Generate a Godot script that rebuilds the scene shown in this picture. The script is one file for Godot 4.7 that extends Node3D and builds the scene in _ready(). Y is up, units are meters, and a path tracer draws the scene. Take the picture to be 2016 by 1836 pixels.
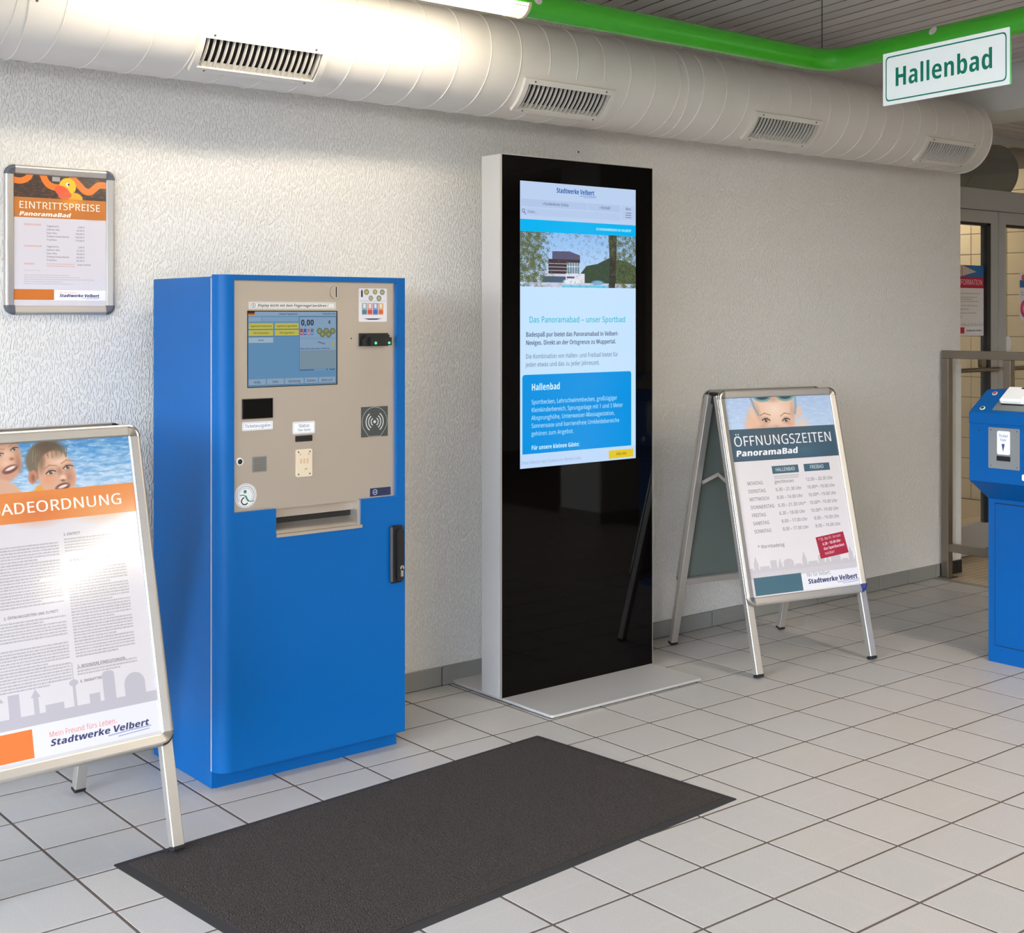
extends Node3D
# A swimming-bath foyer: ticket machine, information kiosk, A-boards, duct and turnstile column.
# x runs along the plastered wall, y is up, z comes towards the viewer; metres.

const WALL_Z := -4.5525
const WALL_END := 6.755
const CEIL := 2.88
const SOFFIT_X := 6.6
const LOW_CEIL := 2.635
const PITCH := 0.261
const GRID := Vector2(3.1398, -3.1046)
const DUCT := Vector2(2.489, -4.346)   # y, z of its axis
const DUCT_R := 0.1967
const PIPE_Y := 2.613
const PIPE_Z := -3.815
const PIPE_R := 0.048
const BEND := Vector3(4.67, 2.613, -3.815)
const ARM := Vector3(-0.125, 0, 0.992157)

var M := {}
var taken := {}
var meshes := {}

# ---------------------------------------------------------------- mesh builder
class MB:
	var v := PackedVector3Array()
	var n := PackedVector3Array()
	var u := PackedVector2Array()
	var xf := Transform3D()
	func tri(a: Vector3, b: Vector3, c: Vector3, na: Vector3, nb: Vector3, nc: Vector3, ua := Vector2.ZERO, ub := Vector2.ZERO, uc := Vector2.ZERO) -> void:
		var cr := (b - a).cross(c - a)
		if cr.length_squared() < 1e-18:
			return
		if (cr.dot(na + nb + nc) > 0) == (xf.basis.determinant() > 0):
			v.append_array([xf * a, xf * c, xf * b])
			n.append_array([xf.basis * na, xf.basis * nc, xf.basis * nb])
			u.append_array([ua, uc, ub])
		else:
			v.append_array([xf * a, xf * b, xf * c])
			n.append_array([xf.basis * na, xf.basis * nb, xf.basis * nc])
			u.append_array([ua, ub, uc])
	func quad(a: Vector3, b: Vector3, c: Vector3, d: Vector3, nn: Vector3) -> void:
		var t := [Vector2(0, 1), Vector2(1, 1), Vector2(1, 0), Vector2(0, 0)]
		tri(a, b, c, nn, nn, nn, t[0], t[1], t[2])
		tri(a, c, d, nn, nn, nn, t[0], t[2], t[3])
	func quadn(a: Vector3, b: Vector3, c: Vector3, d: Vector3, na: Vector3, nb: Vector3, nc: Vector3, nd: Vector3) -> void:
		tri(a, b, c, na, nb, nc)
		tri(a, c, d, na, nc, nd)
	func box(lo: Vector3, hi: Vector3) -> void:
		cbox((lo + hi) / 2, hi - lo, 0.0)
	func cbox(at: Vector3, size: Vector3, c: float) -> void:   # a box with chamfered edges
		var h := size / 2
		c = minf(c, minf(h.x, minf(h.y, h.z)) * 0.98)
		for axis in 3:
			for s in [-1.0, 1.0]:
				var a1 := (axis + 1) % 3
				var a2 := (axis + 2) % 3
				var p := []
				for k in [[-1.0, -1.0], [1.0, -1.0], [1.0, 1.0], [-1.0, 1.0]]:
					var q := Vector3.ZERO
					q[axis] = s * h[axis]
					q[a1] = k[0] * (h[a1] - c)
					q[a2] = k[1] * (h[a2] - c)
					p.append(at + q)
				var nn := Vector3.ZERO
				nn[axis] = s
				if axis == 2 and s > 0:
					quad(p[0], p[1], p[2], p[3], nn)
				else:
					quad(p[0], p[1], p[2], p[3], nn)
		if c <= 0.0:
			return
		for axis in 3:
			var a1 := (axis + 1) % 3
			var a2 := (axis + 2) % 3
			for s1 in [-1.0, 1.0]:
				for s2 in [-1.0, 1.0]:
					var p := []
					for k in [[-1.0, 0], [1.0, 0], [1.0, 1], [-1.0, 1]]:
						var q := Vector3.ZERO
						q[axis] = k[0] * (h[axis] - c)
						q[a1] = s1 * (h[a1] - (c if k[1] == 1 else 0.0))
						q[a2] = s2 * (h[a2] - (0.0 if k[1] == 1 else c))
						p.append(at + q)
					var nn := Vector3.ZERO
					nn[a1] = s1
					nn[a2] = s2
					quad(p[0], p[1], p[2], p[3], nn.normalized())
		for sx in [-1.0, 1.0]:
			for sy in [-1.0, 1.0]:
				for sz in [-1.0, 1.0]:
					var nn := Vector3(sx, sy, sz).normalized()
					tri(at + Vector3(sx * h.x, sy * (h.y - c), sz * (h.z - c)), at + Vector3(sx * (h.x - c), sy * h.y, sz * (h.z - c)), at + Vector3(sx * (h.x - c), sy * (h.y - c), sz * h.z), nn, nn, nn)
	func prism(poly: PackedVector2Array, z0: float, z1: float, smooth := false) -> void:   # a polygon in x, y drawn out along z
		var lo := poly[0]
		var hi := poly[0]
		for p in poly:
			lo = lo.min(p)
			hi = hi.max(p)
		var sz := (hi - lo).max(Vector2(1e-6, 1e-6))
		var idx := Geometry2D.triangulate_polygon(poly)
		for k in range(0, idx.size(), 3):
			var t := []
			for j in 3:
				var p: Vector2 = poly[idx[k + j]]
				t.append([p, Vector2((p.x - lo.x) / sz.x, 1.0 - (p.y - lo.y) / sz.y)])
			for e in [[z1, 1.0], [z0, -1.0]]:
				var nn := Vector3(0, 0, e[1] * signf(z1 - z0))
				tri(Vector3(t[0][0].x, t[0][0].y, e[0]), Vector3(t[1][0].x, t[1][0].y, e[0]), Vector3(t[2][0].x, t[2][0].y, e[0]), nn, nn, nn, t[0][1], t[1][1], t[2][1])
		var area := 0.0
		var m := poly.size()
		for k in m:
			area += poly[k].cross(poly[(k + 1) % m])
		var ns := []
		for k in m:
			var d := (poly[(k + 1) % m] - poly[k]).normalized() * signf(area)
			ns.append(Vector2(d.y, -d.x))
		for k in m:
			var p := poly[k]
			var q := poly[(k + 1) % m]
			var na: Vector2 = ns[k]
			var nb: Vector2 = ns[k]
			if smooth:
				var before: Vector2 = ns[(k + m - 1) % m]
				var after: Vector2 = ns[(k + 1) % m]
				if before.dot(na) > 0.7: na = (before + na).normalized()
				if after.dot(nb) > 0.7: nb = (after + nb).normalized()
			quadn(Vector3(p.x, p.y, z0), Vector3(q.x, q.y, z0), Vector3(q.x, q.y, z1), Vector3(p.x, p.y, z1), Vector3(na.x, na.y, 0), Vector3(nb.x, nb.y, 0), Vector3(nb.x, nb.y, 0), Vector3(na.x, na.y, 0))
	func tube(pts: Array, r: float, segs := 12, caps := true) -> void:
		var rings := []
		var up := Vector3.UP
		for k in pts.size():
			var t: Vector3 = (pts[mini(k + 1, pts.size() - 1)] - pts[maxi(k - 1, 0)]).normalized()
			if k == 0 and absf(t.y) > 0.9: up = Vector3.RIGHT
			var s := t.cross(up).normalized()
			up = s.cross(t).normalized()
			var ring := []
			for j in segs:
				var a := TAU * j / segs
				ring.append(s * cos(a) + up * sin(a))
			rings.append(ring)
		for k in pts.size() - 1:
			for j in segs:
				var i := (j + 1) % segs
				quadn(pts[k] + rings[k][j] * r, pts[k] + rings[k][i] * r, pts[k + 1] + rings[k + 1][i] * r, pts[k + 1] + rings[k + 1][j] * r, rings[k][j], rings[k][i], rings[k + 1][i], rings[k + 1][j])
		if caps:
			for e in [0, pts.size() - 1]:
				var o := 1 if e == 0 else -1
				var nn: Vector3 = (pts[e] - pts[e + o]).normalized()
				for j in segs:
					tri(pts[e], pts[e] + rings[e][j] * r, pts[e] + rings[e][(j + 1) % segs] * r, nn, nn, nn)
	func lathe(prof: Array, segs := 32, a0 := 0.0, a1 := TAU) -> void:   # profile of (radius, z) turned about the z axis
		for k in prof.size() - 1:
			var p: Vector2 = prof[k]
			var q: Vector2 = prof[k + 1]
			var d := (q - p).normalized()
			var nr := Vector2(d.y, -d.x)
			for j in segs:
				var a := lerpf(a0, a1, float(j) / segs)
				var b := lerpf(a0, a1, float(j + 1) / segs)
				var ca := Vector3(cos(a), sin(a), 0)
				var cb := Vector3(cos(b), sin(b), 0)
				var na := ca * nr.x + Vector3(0, 0, nr.y)
				var nb := cb * nr.x + Vector3(0, 0, nr.y)
				quadn(ca * p.x + Vector3(0, 0, p.y), cb * p.x + Vector3(0, 0, p.y), cb * q.x + Vector3(0, 0, q.y), ca * q.x + Vector3(0, 0, q.y), na, nb, nb, na)
	func mesh() -> ArrayMesh:
		var a := []
		a.resize(Mesh.ARRAY_MAX)
		a[Mesh.ARRAY_VERTEX] = v
		a[Mesh.ARRAY_NORMAL] = n
		a[Mesh.ARRAY_TEX_UV] = u
		var m := ArrayMesh.new()
		m.add_surface_from_arrays(Mesh.PRIMITIVE_TRIANGLES, a)
		return m

# ---------------------------------------------------------------- printed pictures
class Pic:
	static var glyphs := {}
	static var fonts := {}
	var im: Image
	var w: int
	var h: int
	var ox := 0.0
	var oy := 0.0
	var sx := 1.0
	var sy := 1.0
	var rng := RandomNumberGenerator.new()
	func _init(pw: int, ph: int, x0: float, y1: float, wide: float, high: float, paper: Color) -> void:
		w = pw; h = ph; ox = x0; oy = y1; sx = pw / wide; sy = ph / high
		im = Image.create(pw, ph, false, Image.FORMAT_RGBA8)
		im.fill(paper)
		rng.seed = 7
	func px(x: float, y: float) -> Vector2:
		return Vector2((x - ox) * sx, (oy - y) * sy)
	func blend(x: int, y: int, c: Color, a: float) -> void:
		if a <= 0.003 or x < 0 or y < 0 or x >= w or y >= h:
			return
		var o := im.get_pixel(x, y)
		im.set_pixel(x, y, Color(lerpf(o.r, c.r, a), lerpf(o.g, c.g, a), lerpf(o.b, c.b, a)))
	func rect(x0: float, y0: float, x1: float, y1: float, c: Color) -> void:
		var a := px(x0, y1)
		var b := px(x1, y0)
		im.fill_rect(Rect2i(Vector2i(a.round()), Vector2i(b.round()) - Vector2i(a.round())), c)
	func ell(cx: float, cy: float, rx: float, ry: float, c: Color, soft := 0.08, rot := 0.0, alpha := 1.0) -> void:
		var m := maxf(rx, ry) * 1.05
		var a := px(cx - m, cy + m)
		var b := px(cx + m, cy - m)
		for y in range(maxi(0, int(a.y)), mini(h, int(b.y) + 2)):
			for x in range(maxi(0, int(a.x)), mini(w, int(b.x) + 2)):
				var p := Vector2((x + 0.5) / sx + ox - cx, oy - (y + 0.5) / sy - cy).rotated(-rot)
				var d := sqrt(p.x * p.x / (rx * rx) + p.y * p.y / (ry * ry))
				blend(x, y, c, alpha * clampf((1.0 - d) / soft, 0.0, 1.0))
	func poly(pts: Array, c: Color, alpha := 1.0) -> void:
		var g := PackedVector2Array()
		var lo := Vector2(1e9, 1e9)
		var hi := -lo
		for p in pts:
			var q := px(p[0], p[1])
			g.append(q)
			lo = lo.min(q)
			hi = hi.max(q)
		for y in range(maxi(0, int(lo.y)), mini(h, int(hi.y) + 1)):
			for x in range(maxi(0, int(lo.x)), mini(w, int(hi.x) + 1)):
				if Geometry2D.is_point_in_polygon(Vector2(x + 0.5, y + 0.5), g):
					blend(x, y, c, alpha)
	func stroke(pts: Array, wide: float, c: Color, alpha := 1.0) -> void:
		for k in pts.size() - 1:
			var a := px(pts[k][0], pts[k][1])
			var b := px(pts[k + 1][0], pts[k + 1][1])
			var r := maxf(wide * sx / 2, 0.5)
			for y in range(int(minf(a.y, b.y) - r - 1), int(maxf(a.y, b.y) + r + 2)):
				for x in range(int(minf(a.x, b.x) - r - 1), int(maxf(a.x, b.x) + r + 2)):
					var p := Vector2(x + 0.5, y + 0.5)
					var q := Geometry2D.get_closest_point_to_segment(p, a, b)
					blend(x, y, c, alpha * clampf(r + 0.5 - p.distance_to(q), 0.0, 1.0))
	func curve(pts: Array, wide: float, c: Color) -> void:
		var q := pts
		for n in 3:
			var r := [q[0]]
			for k in q.size() - 1:
				r.append([lerpf(q[k][0], q[k + 1][0], 0.25), lerpf(q[k][1], q[k + 1][1], 0.25)])
				r.append([lerpf(q[k][0], q[k + 1][0], 0.75), lerpf(q[k][1], q[k + 1][1], 0.75)])
			r.append(q[-1])
			q = r
		stroke(q, wide, c)
	func arc(cx: float, cy: float, r: float, a0: float, a1: float, wide: float, c: Color, steps := 24) -> void:
		var pts := []
		for k in steps + 1:
			var a := deg_to_rad(lerpf(a0, a1, float(k) / steps))
			pts.append([cx + r * cos(a), cy + r * sin(a)])
		stroke(pts, wide, c)
	static func font(bold: bool) -> RID:
		if not fonts.has(bold):
			var f := SystemFont.new()
			f.font_names = PackedStringArray(["Droid Sans"])
			f.font_weight = 700 if bold else 400
			fonts[bold] = f
		return fonts[bold].get_rids()[0]
	static func atlas(bold: bool, size: int) -> Dictionary:
		var key := [bold, size]
		if not glyphs.has(key):
			var ts := TextServerManager.get_primary_interface()
			var rid := font(bold)
			var s := Vector2i(size, 0)
			var set := {}
			var chars := " ABCDEFGHIJKLMNOPQRSTUVWXYZabcdefghijklmnopqrstuvwxyz0123456789.,:;-–+*!?()/&»›…€ÄÖÜäöüß"
			for ch in chars:
				var g := ts.font_get_glyph_index(rid, size, ch.unicode_at(0), 0)
				ts.font_render_glyph(rid, s, g)
				set[ch] = g
			var out := {}
			var pages := {}
			for ch in set:
				var g: int = set[ch]
				var page := ts.font_get_glyph_texture_idx(rid, s, g)
				if page >= 0 and not pages.has(page):
					var t := ts.font_get_texture_image(rid, s, page)
					t.convert(Image.FORMAT_LA8)
					pages[page] = [t.get_data(), t.get_width()]
				out[ch] = {"r": ts.font_get_glyph_uv_rect(rid, s, g), "o": ts.font_get_glyph_offset(rid, s, g), "a": ts.font_get_glyph_advance(rid, size, g).x, "p": pages.get(page)}
			glyphs[key] = out
		return glyphs[key]
	# cap = height of a capital; x1 > x0 stretches the line to that width
	func text(s: String, x0: float, yb: float, cap: float, c: Color, bold := false, x1 := -1e9, slant := 0.0, rot := 0.0, centred := false) -> void:
		var size := maxi(6, int(round(cap * sy / 0.714)))
		var at := Pic.atlas(bold, size)
		var fine := cap * sy / 0.714 / size
		var total := 0.0
		for ch in s:
			if at.has(ch): total += at[ch].a
		var st := fine * sx / sy
		if x1 > x0: st = (x1 - x0) * sx / maxf(total, 1.0)
		var o := px(x0, yb)
		if centred: o.x -= total * st / 2
		var ca := cos(rot)
		var sa := sin(rot)
		var pen := 0.0
		for ch in s:
			if not at.has(ch):
				continue
			var g: Dictionary = at[ch]
			if g.p != null and g.r.size.x > 0:
				var data: PackedByteArray = g.p[0]
				var dw: int = g.p[1]
				var lo := Vector2(1e9, 1e9)
				var hi := -lo
				for k in [Vector2(0, 0), Vector2(1, 0), Vector2(0, 1), Vector2(1, 1)]:
					var q: Vector2 = g.o + g.r.size * k
					var l := Vector2((pen + q.x) * st - slant * q.y * fine, q.y * fine)
					var d := o + Vector2(l.x * ca + l.y * sa, -l.x * sa + l.y * ca)
					lo = lo.min(d)
					hi = hi.max(d)
				for y in range(maxi(0, int(lo.y) - 1), mini(h, int(hi.y) + 2)):
					for x in range(maxi(0, int(lo.x) - 1), mini(w, int(hi.x) + 2)):
						var d := Vector2(x + 0.5, y + 0.5) - o
						var l := Vector2(d.x * ca - d.y * sa, d.x * sa + d.y * ca)
						var gy: float = l.y / fine - g.o.y - 0.5
						var gx: float = (l.x + slant * l.y) / st - pen - g.o.x - 0.5
						var ix := int(floor(gx))
						var iy := int(floor(gy))
						var fx: float = gx - ix
						var fy: float = gy - iy
						var al := 0.0
						for e in [[0, 0, (1 - fx) * (1 - fy)], [1, 0, fx * (1 - fy)], [0, 1, (1 - fx) * fy], [1, 1, fx * fy]]:
							var ux: int = ix + e[0]
							var uy: int = iy + e[1]
							if ux >= 0 and uy >= 0 and ux < g.r.size.x and uy < g.r.size.y:
								al += e[2] * data[((int(g.r.position.y) + uy) * dw + int(g.r.position.x) + ux) * 2 + 1]
						blend(x, y, c, al / 255.0)
			pen += g.a
	# a line of print too small to read: short broken strokes in place of words
	func greek(x0: float, x1: float, yb: float, xh: float, c: Color) -> void:
		var a := px(x0, yb + xh)
		var b := px(x1, yb)
		var x := int(a.x)
		while x < int(b.x):
			var n := rng.randi_range(5, 22)
			for k in n:
				if x + k >= int(b.x): break
				for y in range(int(a.y), int(b.y) + 1):
					blend(x + k, y, c, rng.randf_range(0.1, 0.6))
				if rng.randf() < 0.18: blend(x + k, int(a.y) - 1, c, 0.5)
			x += n + 2
	func grain(amount: float) -> void:
		for y in h:
			for x in w:
				var o := im.get_pixel(x, y)
				var d := rng.randf_range(-amount, amount)
				im.set_pixel(x, y, Color(o.r + d, o.g + d, o.b + d))
	func texture() -> ImageTexture:
		im.generate_mipmaps()
		return ImageTexture.create_from_image(im)

# ---------------------------------------------------------------- nodes
func numbered(called: String) -> String:
	if not taken.has(called):
		taken[called] = 0
		return called
	taken[called] += 1
	return "%s_%03d" % [called, taken[called]]

func thing(called: String, label: String, category: String, at := Vector3.ZERO, turn := 0.0, group := "") -> Node3D:
	var o := Node3D.new()
	o.name = numbered(called)
	add_child(o)
	o.position = at
	o.rotation.y = turn
	o.set_meta("label", label)
	o.set_meta("category", category)
	if group: o.set_meta("group", group)
	return o

func part(parent: Node, called: String, mesh: Mesh, mat: Material, at := Transform3D()) -> MeshInstance3D:
	var o := MeshInstance3D.new()
	o.name = called
	o.mesh = mesh
	o.material_override = mat
	o.transform = at
	parent.add_child(o, true)
	return o

func struct(called: String, mesh: Mesh, mat: Material, label: String, category := "") -> MeshInstance3D:
	var o := part(self, numbered(called), mesh, mat)
	o.set_meta("kind", "structure")
	o.set_meta("label", label)
	o.set_meta("category", category if category else called.split("_")[0])
	return o

func pos(x: float, y: float, z: float) -> Transform3D:
	return Transform3D(Basis(), Vector3(x, y, z))

func turned(axis: Vector3, degrees: float, at: Vector3) -> Transform3D:
	return Transform3D(Basis(axis.normalized(), deg_to_rad(degrees)), at)

func bx(lo: Vector3, hi: Vector3, c := 0.0) -> ArrayMesh:
	var b := MB.new()
	b.cbox((lo + hi) / 2, hi - lo, c)
	return b.mesh()

func cb(size: Vector3, c := 0.0) -> ArrayMesh:
	var key := ["cb", size, c]
	if not meshes.has(key):
		meshes[key] = bx(-size / 2, size / 2, c)
	return meshes[key]

func rounded(w: float, h: float, r: float, steps := 5) -> PackedVector2Array:
	var p := PackedVector2Array()
	for k in 4:
		var c := Vector2((w / 2 - r) * [1, -1, -1, 1][k], (h / 2 - r) * [1, 1, -1, -1][k])
		for j in steps + 1:
			var a := PI / 2 * (k + float(j) / steps)
			p.append(c + r * Vector2(cos(a), sin(a)))
	return p

func circle(r: float, segs := 32) -> PackedVector2Array:
	var p := PackedVector2Array()
	for k in segs:
		p.append(r * Vector2(cos(TAU * k / segs), sin(TAU * k / segs)))
	return p

func plate(poly: PackedVector2Array, t: float, smooth := false) -> ArrayMesh:
	var b := MB.new()
	b.prism(poly, 0, t, smooth)
	return b.mesh()

func mat(color: Color, rough := 0.6, metal := 0.0, spec := 0.5) -> StandardMaterial3D:
	var m := StandardMaterial3D.new()
	m.albedo_color = color
	m.roughness = rough
	m.metallic = metal
	m.metallic_specular = spec
	return m

func printed(t: Texture2D, rough := 0.55, coat := 0.0) -> StandardMaterial3D:
	var m := mat(Color.WHITE, rough)
	m.albedo_texture = t
	m.texture_repeat = false
	if coat > 0:
		m.clearcoat_enabled = true
		m.clearcoat = coat
		m.clearcoat_roughness = 0.11
	return m

func shining(t: Texture2D, energy: float) -> StandardMaterial3D:
	var m := mat(Color(0.01, 0.01, 0.012), 0.15, 0.0, 0.35)
	m.emission_enabled = true
	m.emission = Color.BLACK
	m.emission_texture = t
	m.emission_energy_multiplier = energy
	m.texture_repeat = false
	return m

func noise(freq: float, octaves: int, size: int, seed_: int, ramp: Array = [], kind := FastNoiseLite.TYPE_SIMPLEX_SMOOTH) -> NoiseTexture2D:
	var f := FastNoiseLite.new()
	f.noise_type = kind
	f.frequency = freq
	f.fractal_octaves = octaves
	f.seed = seed_
	var t := NoiseTexture2D.new()
	t.width = size
	t.height = size
	t.seamless = true
	t.noise = f
	if ramp:
		var g := Gradient.new()
		g.offsets = PackedFloat32Array(ramp.map(func(e): return e[0]))
		g.colors = PackedColorArray(ramp.map(func(e): return e[1]))
		t.color_ramp = g
	return t

func g8(v: int) -> Color:
	return Color8(v, v, v)

func triplanar(m: StandardMaterial3D, scale: Vector3) -> void:
	m.uv1_triplanar = true
	m.uv1_world_triplanar = true
	m.uv1_scale = scale

# ---------------------------------------------------------------- materials
func make_materials() -> void:
	var plaster := mat(Color8(228, 224, 218), 0.85)
	plaster.heightmap_enabled = true
	plaster.heightmap_texture = noise(0.052, 2, 1024, 3, [[0.0, g8(0)], [0.25, g8(26)], [0.54, g8(34)], [0.62, g8(170)], [0.7, g8(235)], [1.0, g8(255)]])
	plaster.heightmap_scale = 0.24
	triplanar(plaster, Vector3(2.3, 0.8, 2.3))
	M.plaster = plaster
	M.white = mat(Color8(224, 222, 218), 0.8)
	M.paint = mat(Color8(214, 212, 208), 0.7)
	var tiles := []
	for k in 5:
		var base: Color = [Color8(208, 203, 198), Color8(206, 202, 198), Color8(209, 204, 199), Color8(207, 202, 196), Color8(205, 201, 197)][k]
		var t := mat(base, 0.42, 0.0, 0.45)
		t.albedo_texture = noise(0.32, 2, 512, 11 + k, [[0.0, g8(120)], [0.3, g8(205)], [0.5, g8(240)], [0.7, g8(248)], [1.0, g8(255)]])
		triplanar(t, Vector3(3.1, 3.1, 3.1))
		tiles.append(t)
	M.tiles = tiles
	M.grout = mat(Color8(94, 82, 74), 0.9)
	var base_t := mat(Color8(160, 158, 152), 0.5)
	base_t.albedo_texture = noise(0.3, 2, 512, 21, [[0.0, g8(200)], [1.0, g8(255)]])
	triplanar(base_t, Vector3(3, 3, 3))
	M.base_tile = base_t
	M.beige_tile = [mat(Color8(214, 196, 160), 0.35), mat(Color8(208, 190, 154), 0.35), mat(Color8(218, 201, 168), 0.35)]
	M.beige_grout = mat(Color8(120, 104, 82), 0.9)
	M.mosaic = mat(Color8(196, 176, 146), 0.5)
	M.slat = [mat(Color8(202, 196, 193), 0.6), mat(Color8(197, 191, 188), 0.6), mat(Color8(206, 200, 197), 0.6)]
	M.void = mat(Color8(30, 28, 27), 0.9)
	M.duct = mat(Color8(220, 215, 208), 0.5)
	M.vent = mat(Color8(222, 217, 208), 0.45)
	M.screw = mat(Color8(110, 104, 98), 0.4, 0.8)
	M.shaded_duct = mat(Color8(72, 72, 70), 0.6)  # dark because the duct is unlit: shade put into the colour
	M.green = mat(Color8(70, 184, 44), 0.24, 0.0, 0.5)
	var blue := mat(Color8(0, 94, 164), 0.42, 0.0, 0.32)
	blue.heightmap_enabled = true
	blue.heightmap_texture = noise(0.35, 2, 512, 5)
	blue.heightmap_scale = 0.012
	triplanar(blue, Vector3(6, 6, 6))
	M.blue = blue
	M.gate_blue = blue.duplicate()
	M.gate_blue.albedo_color = Color8(0, 84, 152)
	var steel := mat(Color8(190, 180, 168), 0.4, 0.7)
	M.steel = steel
	M.rail = mat(Color8(142, 133, 122), 0.34, 0.9)
	M.alu = mat(Color8(198, 193, 186), 0.38, 0.72)
	M.alu_dark = mat(Color8(150, 152, 150), 0.45, 0.6)
	M.silver = mat(Color8(204, 202, 200), 0.42, 0.3)
	M.chrome = mat(Color8(190, 188, 185), 0.24, 1.0)
	M.black = mat(Color8(18, 18, 20), 0.4)
	M.rubber = mat(Color8(24, 24, 24), 0.8)
	M.glass_black = mat(Color8(5, 4, 4), 0.03, 0.0, 0.27)
	M.corner_grey = mat(Color8(88, 92, 100), 0.5)
	M.back_panel = mat(Color8(104, 112, 106), 0.5, 0.2)
	M.navy = mat(Color8(36, 52, 130), 0.5)
	M.door_grey = mat(Color8(176, 174, 171), 0.5)
	M.cream = mat(Color8(222, 206, 176), 0.5)
	M.white_plastic = mat(Color8(236, 236, 234), 0.45)
	M.led = mat(Color8(30, 120, 60), 0.3)
	M.led.emission_enabled = true
	M.led.emission = Color8(70, 255, 150)
	M.led.emission_energy_multiplier = 2.0
	M.tube = mat(Color8(255, 250, 235), 0.5)
	M.tube.emission_enabled = true
	M.tube.emission = Color8(255, 244, 218)
	M.tube.emission_energy_multiplier = 4.0
	var pane := mat(Color(0.9, 0.95, 0.95, 0.06), 0.02)
	pane.transparency = BaseMaterial3D.TRANSPARENCY_ALPHA
	M.pane = pane
	var pile := mat(Color8(76, 66, 60), 0.95)
	pile.heightmap_enabled = true
	pile.heightmap_texture = noise(0.09, 2, 512, 31)
	pile.heightmap_scale = 0.9
	pile.albedo_texture = noise(0.05, 3, 512, 33, [[0.0, g8(165)], [0.5, g8(210)], [1.0, g8(255)]])
	triplanar(pile, Vector3(3.2, 3.2, 3.2))
	M.pile = pile
	M.mat_edge = mat(Color8(44, 42, 42), 0.75)

# ---------------------------------------------------------------- prints
const NAVY := Color(0.13, 0.16, 0.36)

func swoosh(p: Pic, x0: float, x1: float, y: float, c: Color) -> void:
	var w := x1 - x0
	p.stroke([[x0 + w * 0.58, y], [x0 + w * 0.8, y + w * 0.01], [x1 + w * 0.02, y + w * 0.012]], w * 0.012, c)
	p.stroke([[x0 + w * 0.68, y - w * 0.025], [x0 + w * 0.84, y - w * 0.018], [x1, y - w * 0.012]], w * 0.01, c)

func skyline(p: Pic, x0: float, x1: float, y0: float, k: float, c: Color) -> void:
	p.rect(x0, y0, x1, y0 + 0.03 * k, c)
	var t := x0
	var n := 0
	while t < x1:
		var w := [0.03, 0.022, 0.045, 0.03, 0.02, 0.05][n % 6] * k as float
		var hh := [0.036, 0.05, 0.04, 0.058, 0.035, 0.044][n % 6] * k as float
		p.rect(t, y0, t + w, y0 + hh, c)
		if n % 3 == 1: p.poly([[t, y0 + hh], [t + w, y0 + hh], [t + w / 2, y0 + hh + 0.03 * k]], c)
		if n % 6 == 5: p.ell(t + w / 2, y0 + hh, w / 2, w * 0.3, c)
		t += w + 0.006 * k
		n += 1

func eye(p: Pic, x: float, y: float, r: float, tilt := 0.0) -> void:
	p.ell(x, y + r * 0.1, r * 1.7, r * 1.1, Color8(150, 104, 84), 1.0, tilt, 0.7)
	p.ell(x, y, r * 1.05, r * 0.46, Color8(206, 190, 180), 0.4, tilt)
	p.ell(x, y + r * 0.02, r * 0.5, r * 0.46, Color8(66, 56, 46), 0.3)
	p.stroke([[x - r * 1.1, y + r * 0.05 - tilt * r], [x - r * 0.3, y + r * 0.48], [x + r * 0.5, y + r * 0.46], [x + r * 1.15, y + r * 0.08 + tilt * r]], r * 0.28, Color8(54, 42, 36), 0.85)
	p.ell(x + r * 0.14, y + r * 0.16, r * 0.13, r * 0.13, Color8(236, 236, 232), 0.5)
	p.stroke([[x - r * 1.5, y + r * 1.15 - tilt * r], [x - r * 0.2, y + r * 1.75], [x + r * 1.5, y + r * 1.35 + tilt * r]], r * 0.32, Color8(150, 116, 92), 0.65)

func water(p: Pic, y0: float, y1: float, top: Color, low: Color, streak: Color, seed_: int) -> void:
	var f := FastNoiseLite.new()
	f.seed = seed_
	f.frequency = 0.02
	for y in range(maxi(0, int(p.px(0, y1).y)), mini(p.h, int(p.px(0, y0).y))):
		var t := (y - p.px(0, y1).y) / (p.px(0, y0).y - p.px(0, y1).y)
		for x in p.w:
			var k := f.get_noise_2d(x * 0.5, y * 2.2)
			var c := top.lerp(low, clampf(t + k * 0.7, 0, 1))
			p.im.set_pixel(x, y, c.lerp(streak, clampf((f.get_noise_2d(x * 0.7 + 900, y * 3.0) - 0.2) * 1.6, 0, 0.8)))

func logo(p: Pic, x0: float, x1: float, yb: float, cap: float, slant: float) -> void:
	p.text("Stadtwerke Velbert", x0, yb, cap, NAVY, true, x1, slant)
	p.text("Stadtwerke Velbert", x0 + 0.0006, yb, cap, NAVY, true, x1 + 0.0006, slant)
	swoosh(p, x0, x1, yb - cap * 0.35, Color8(150, 158, 185))

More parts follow.
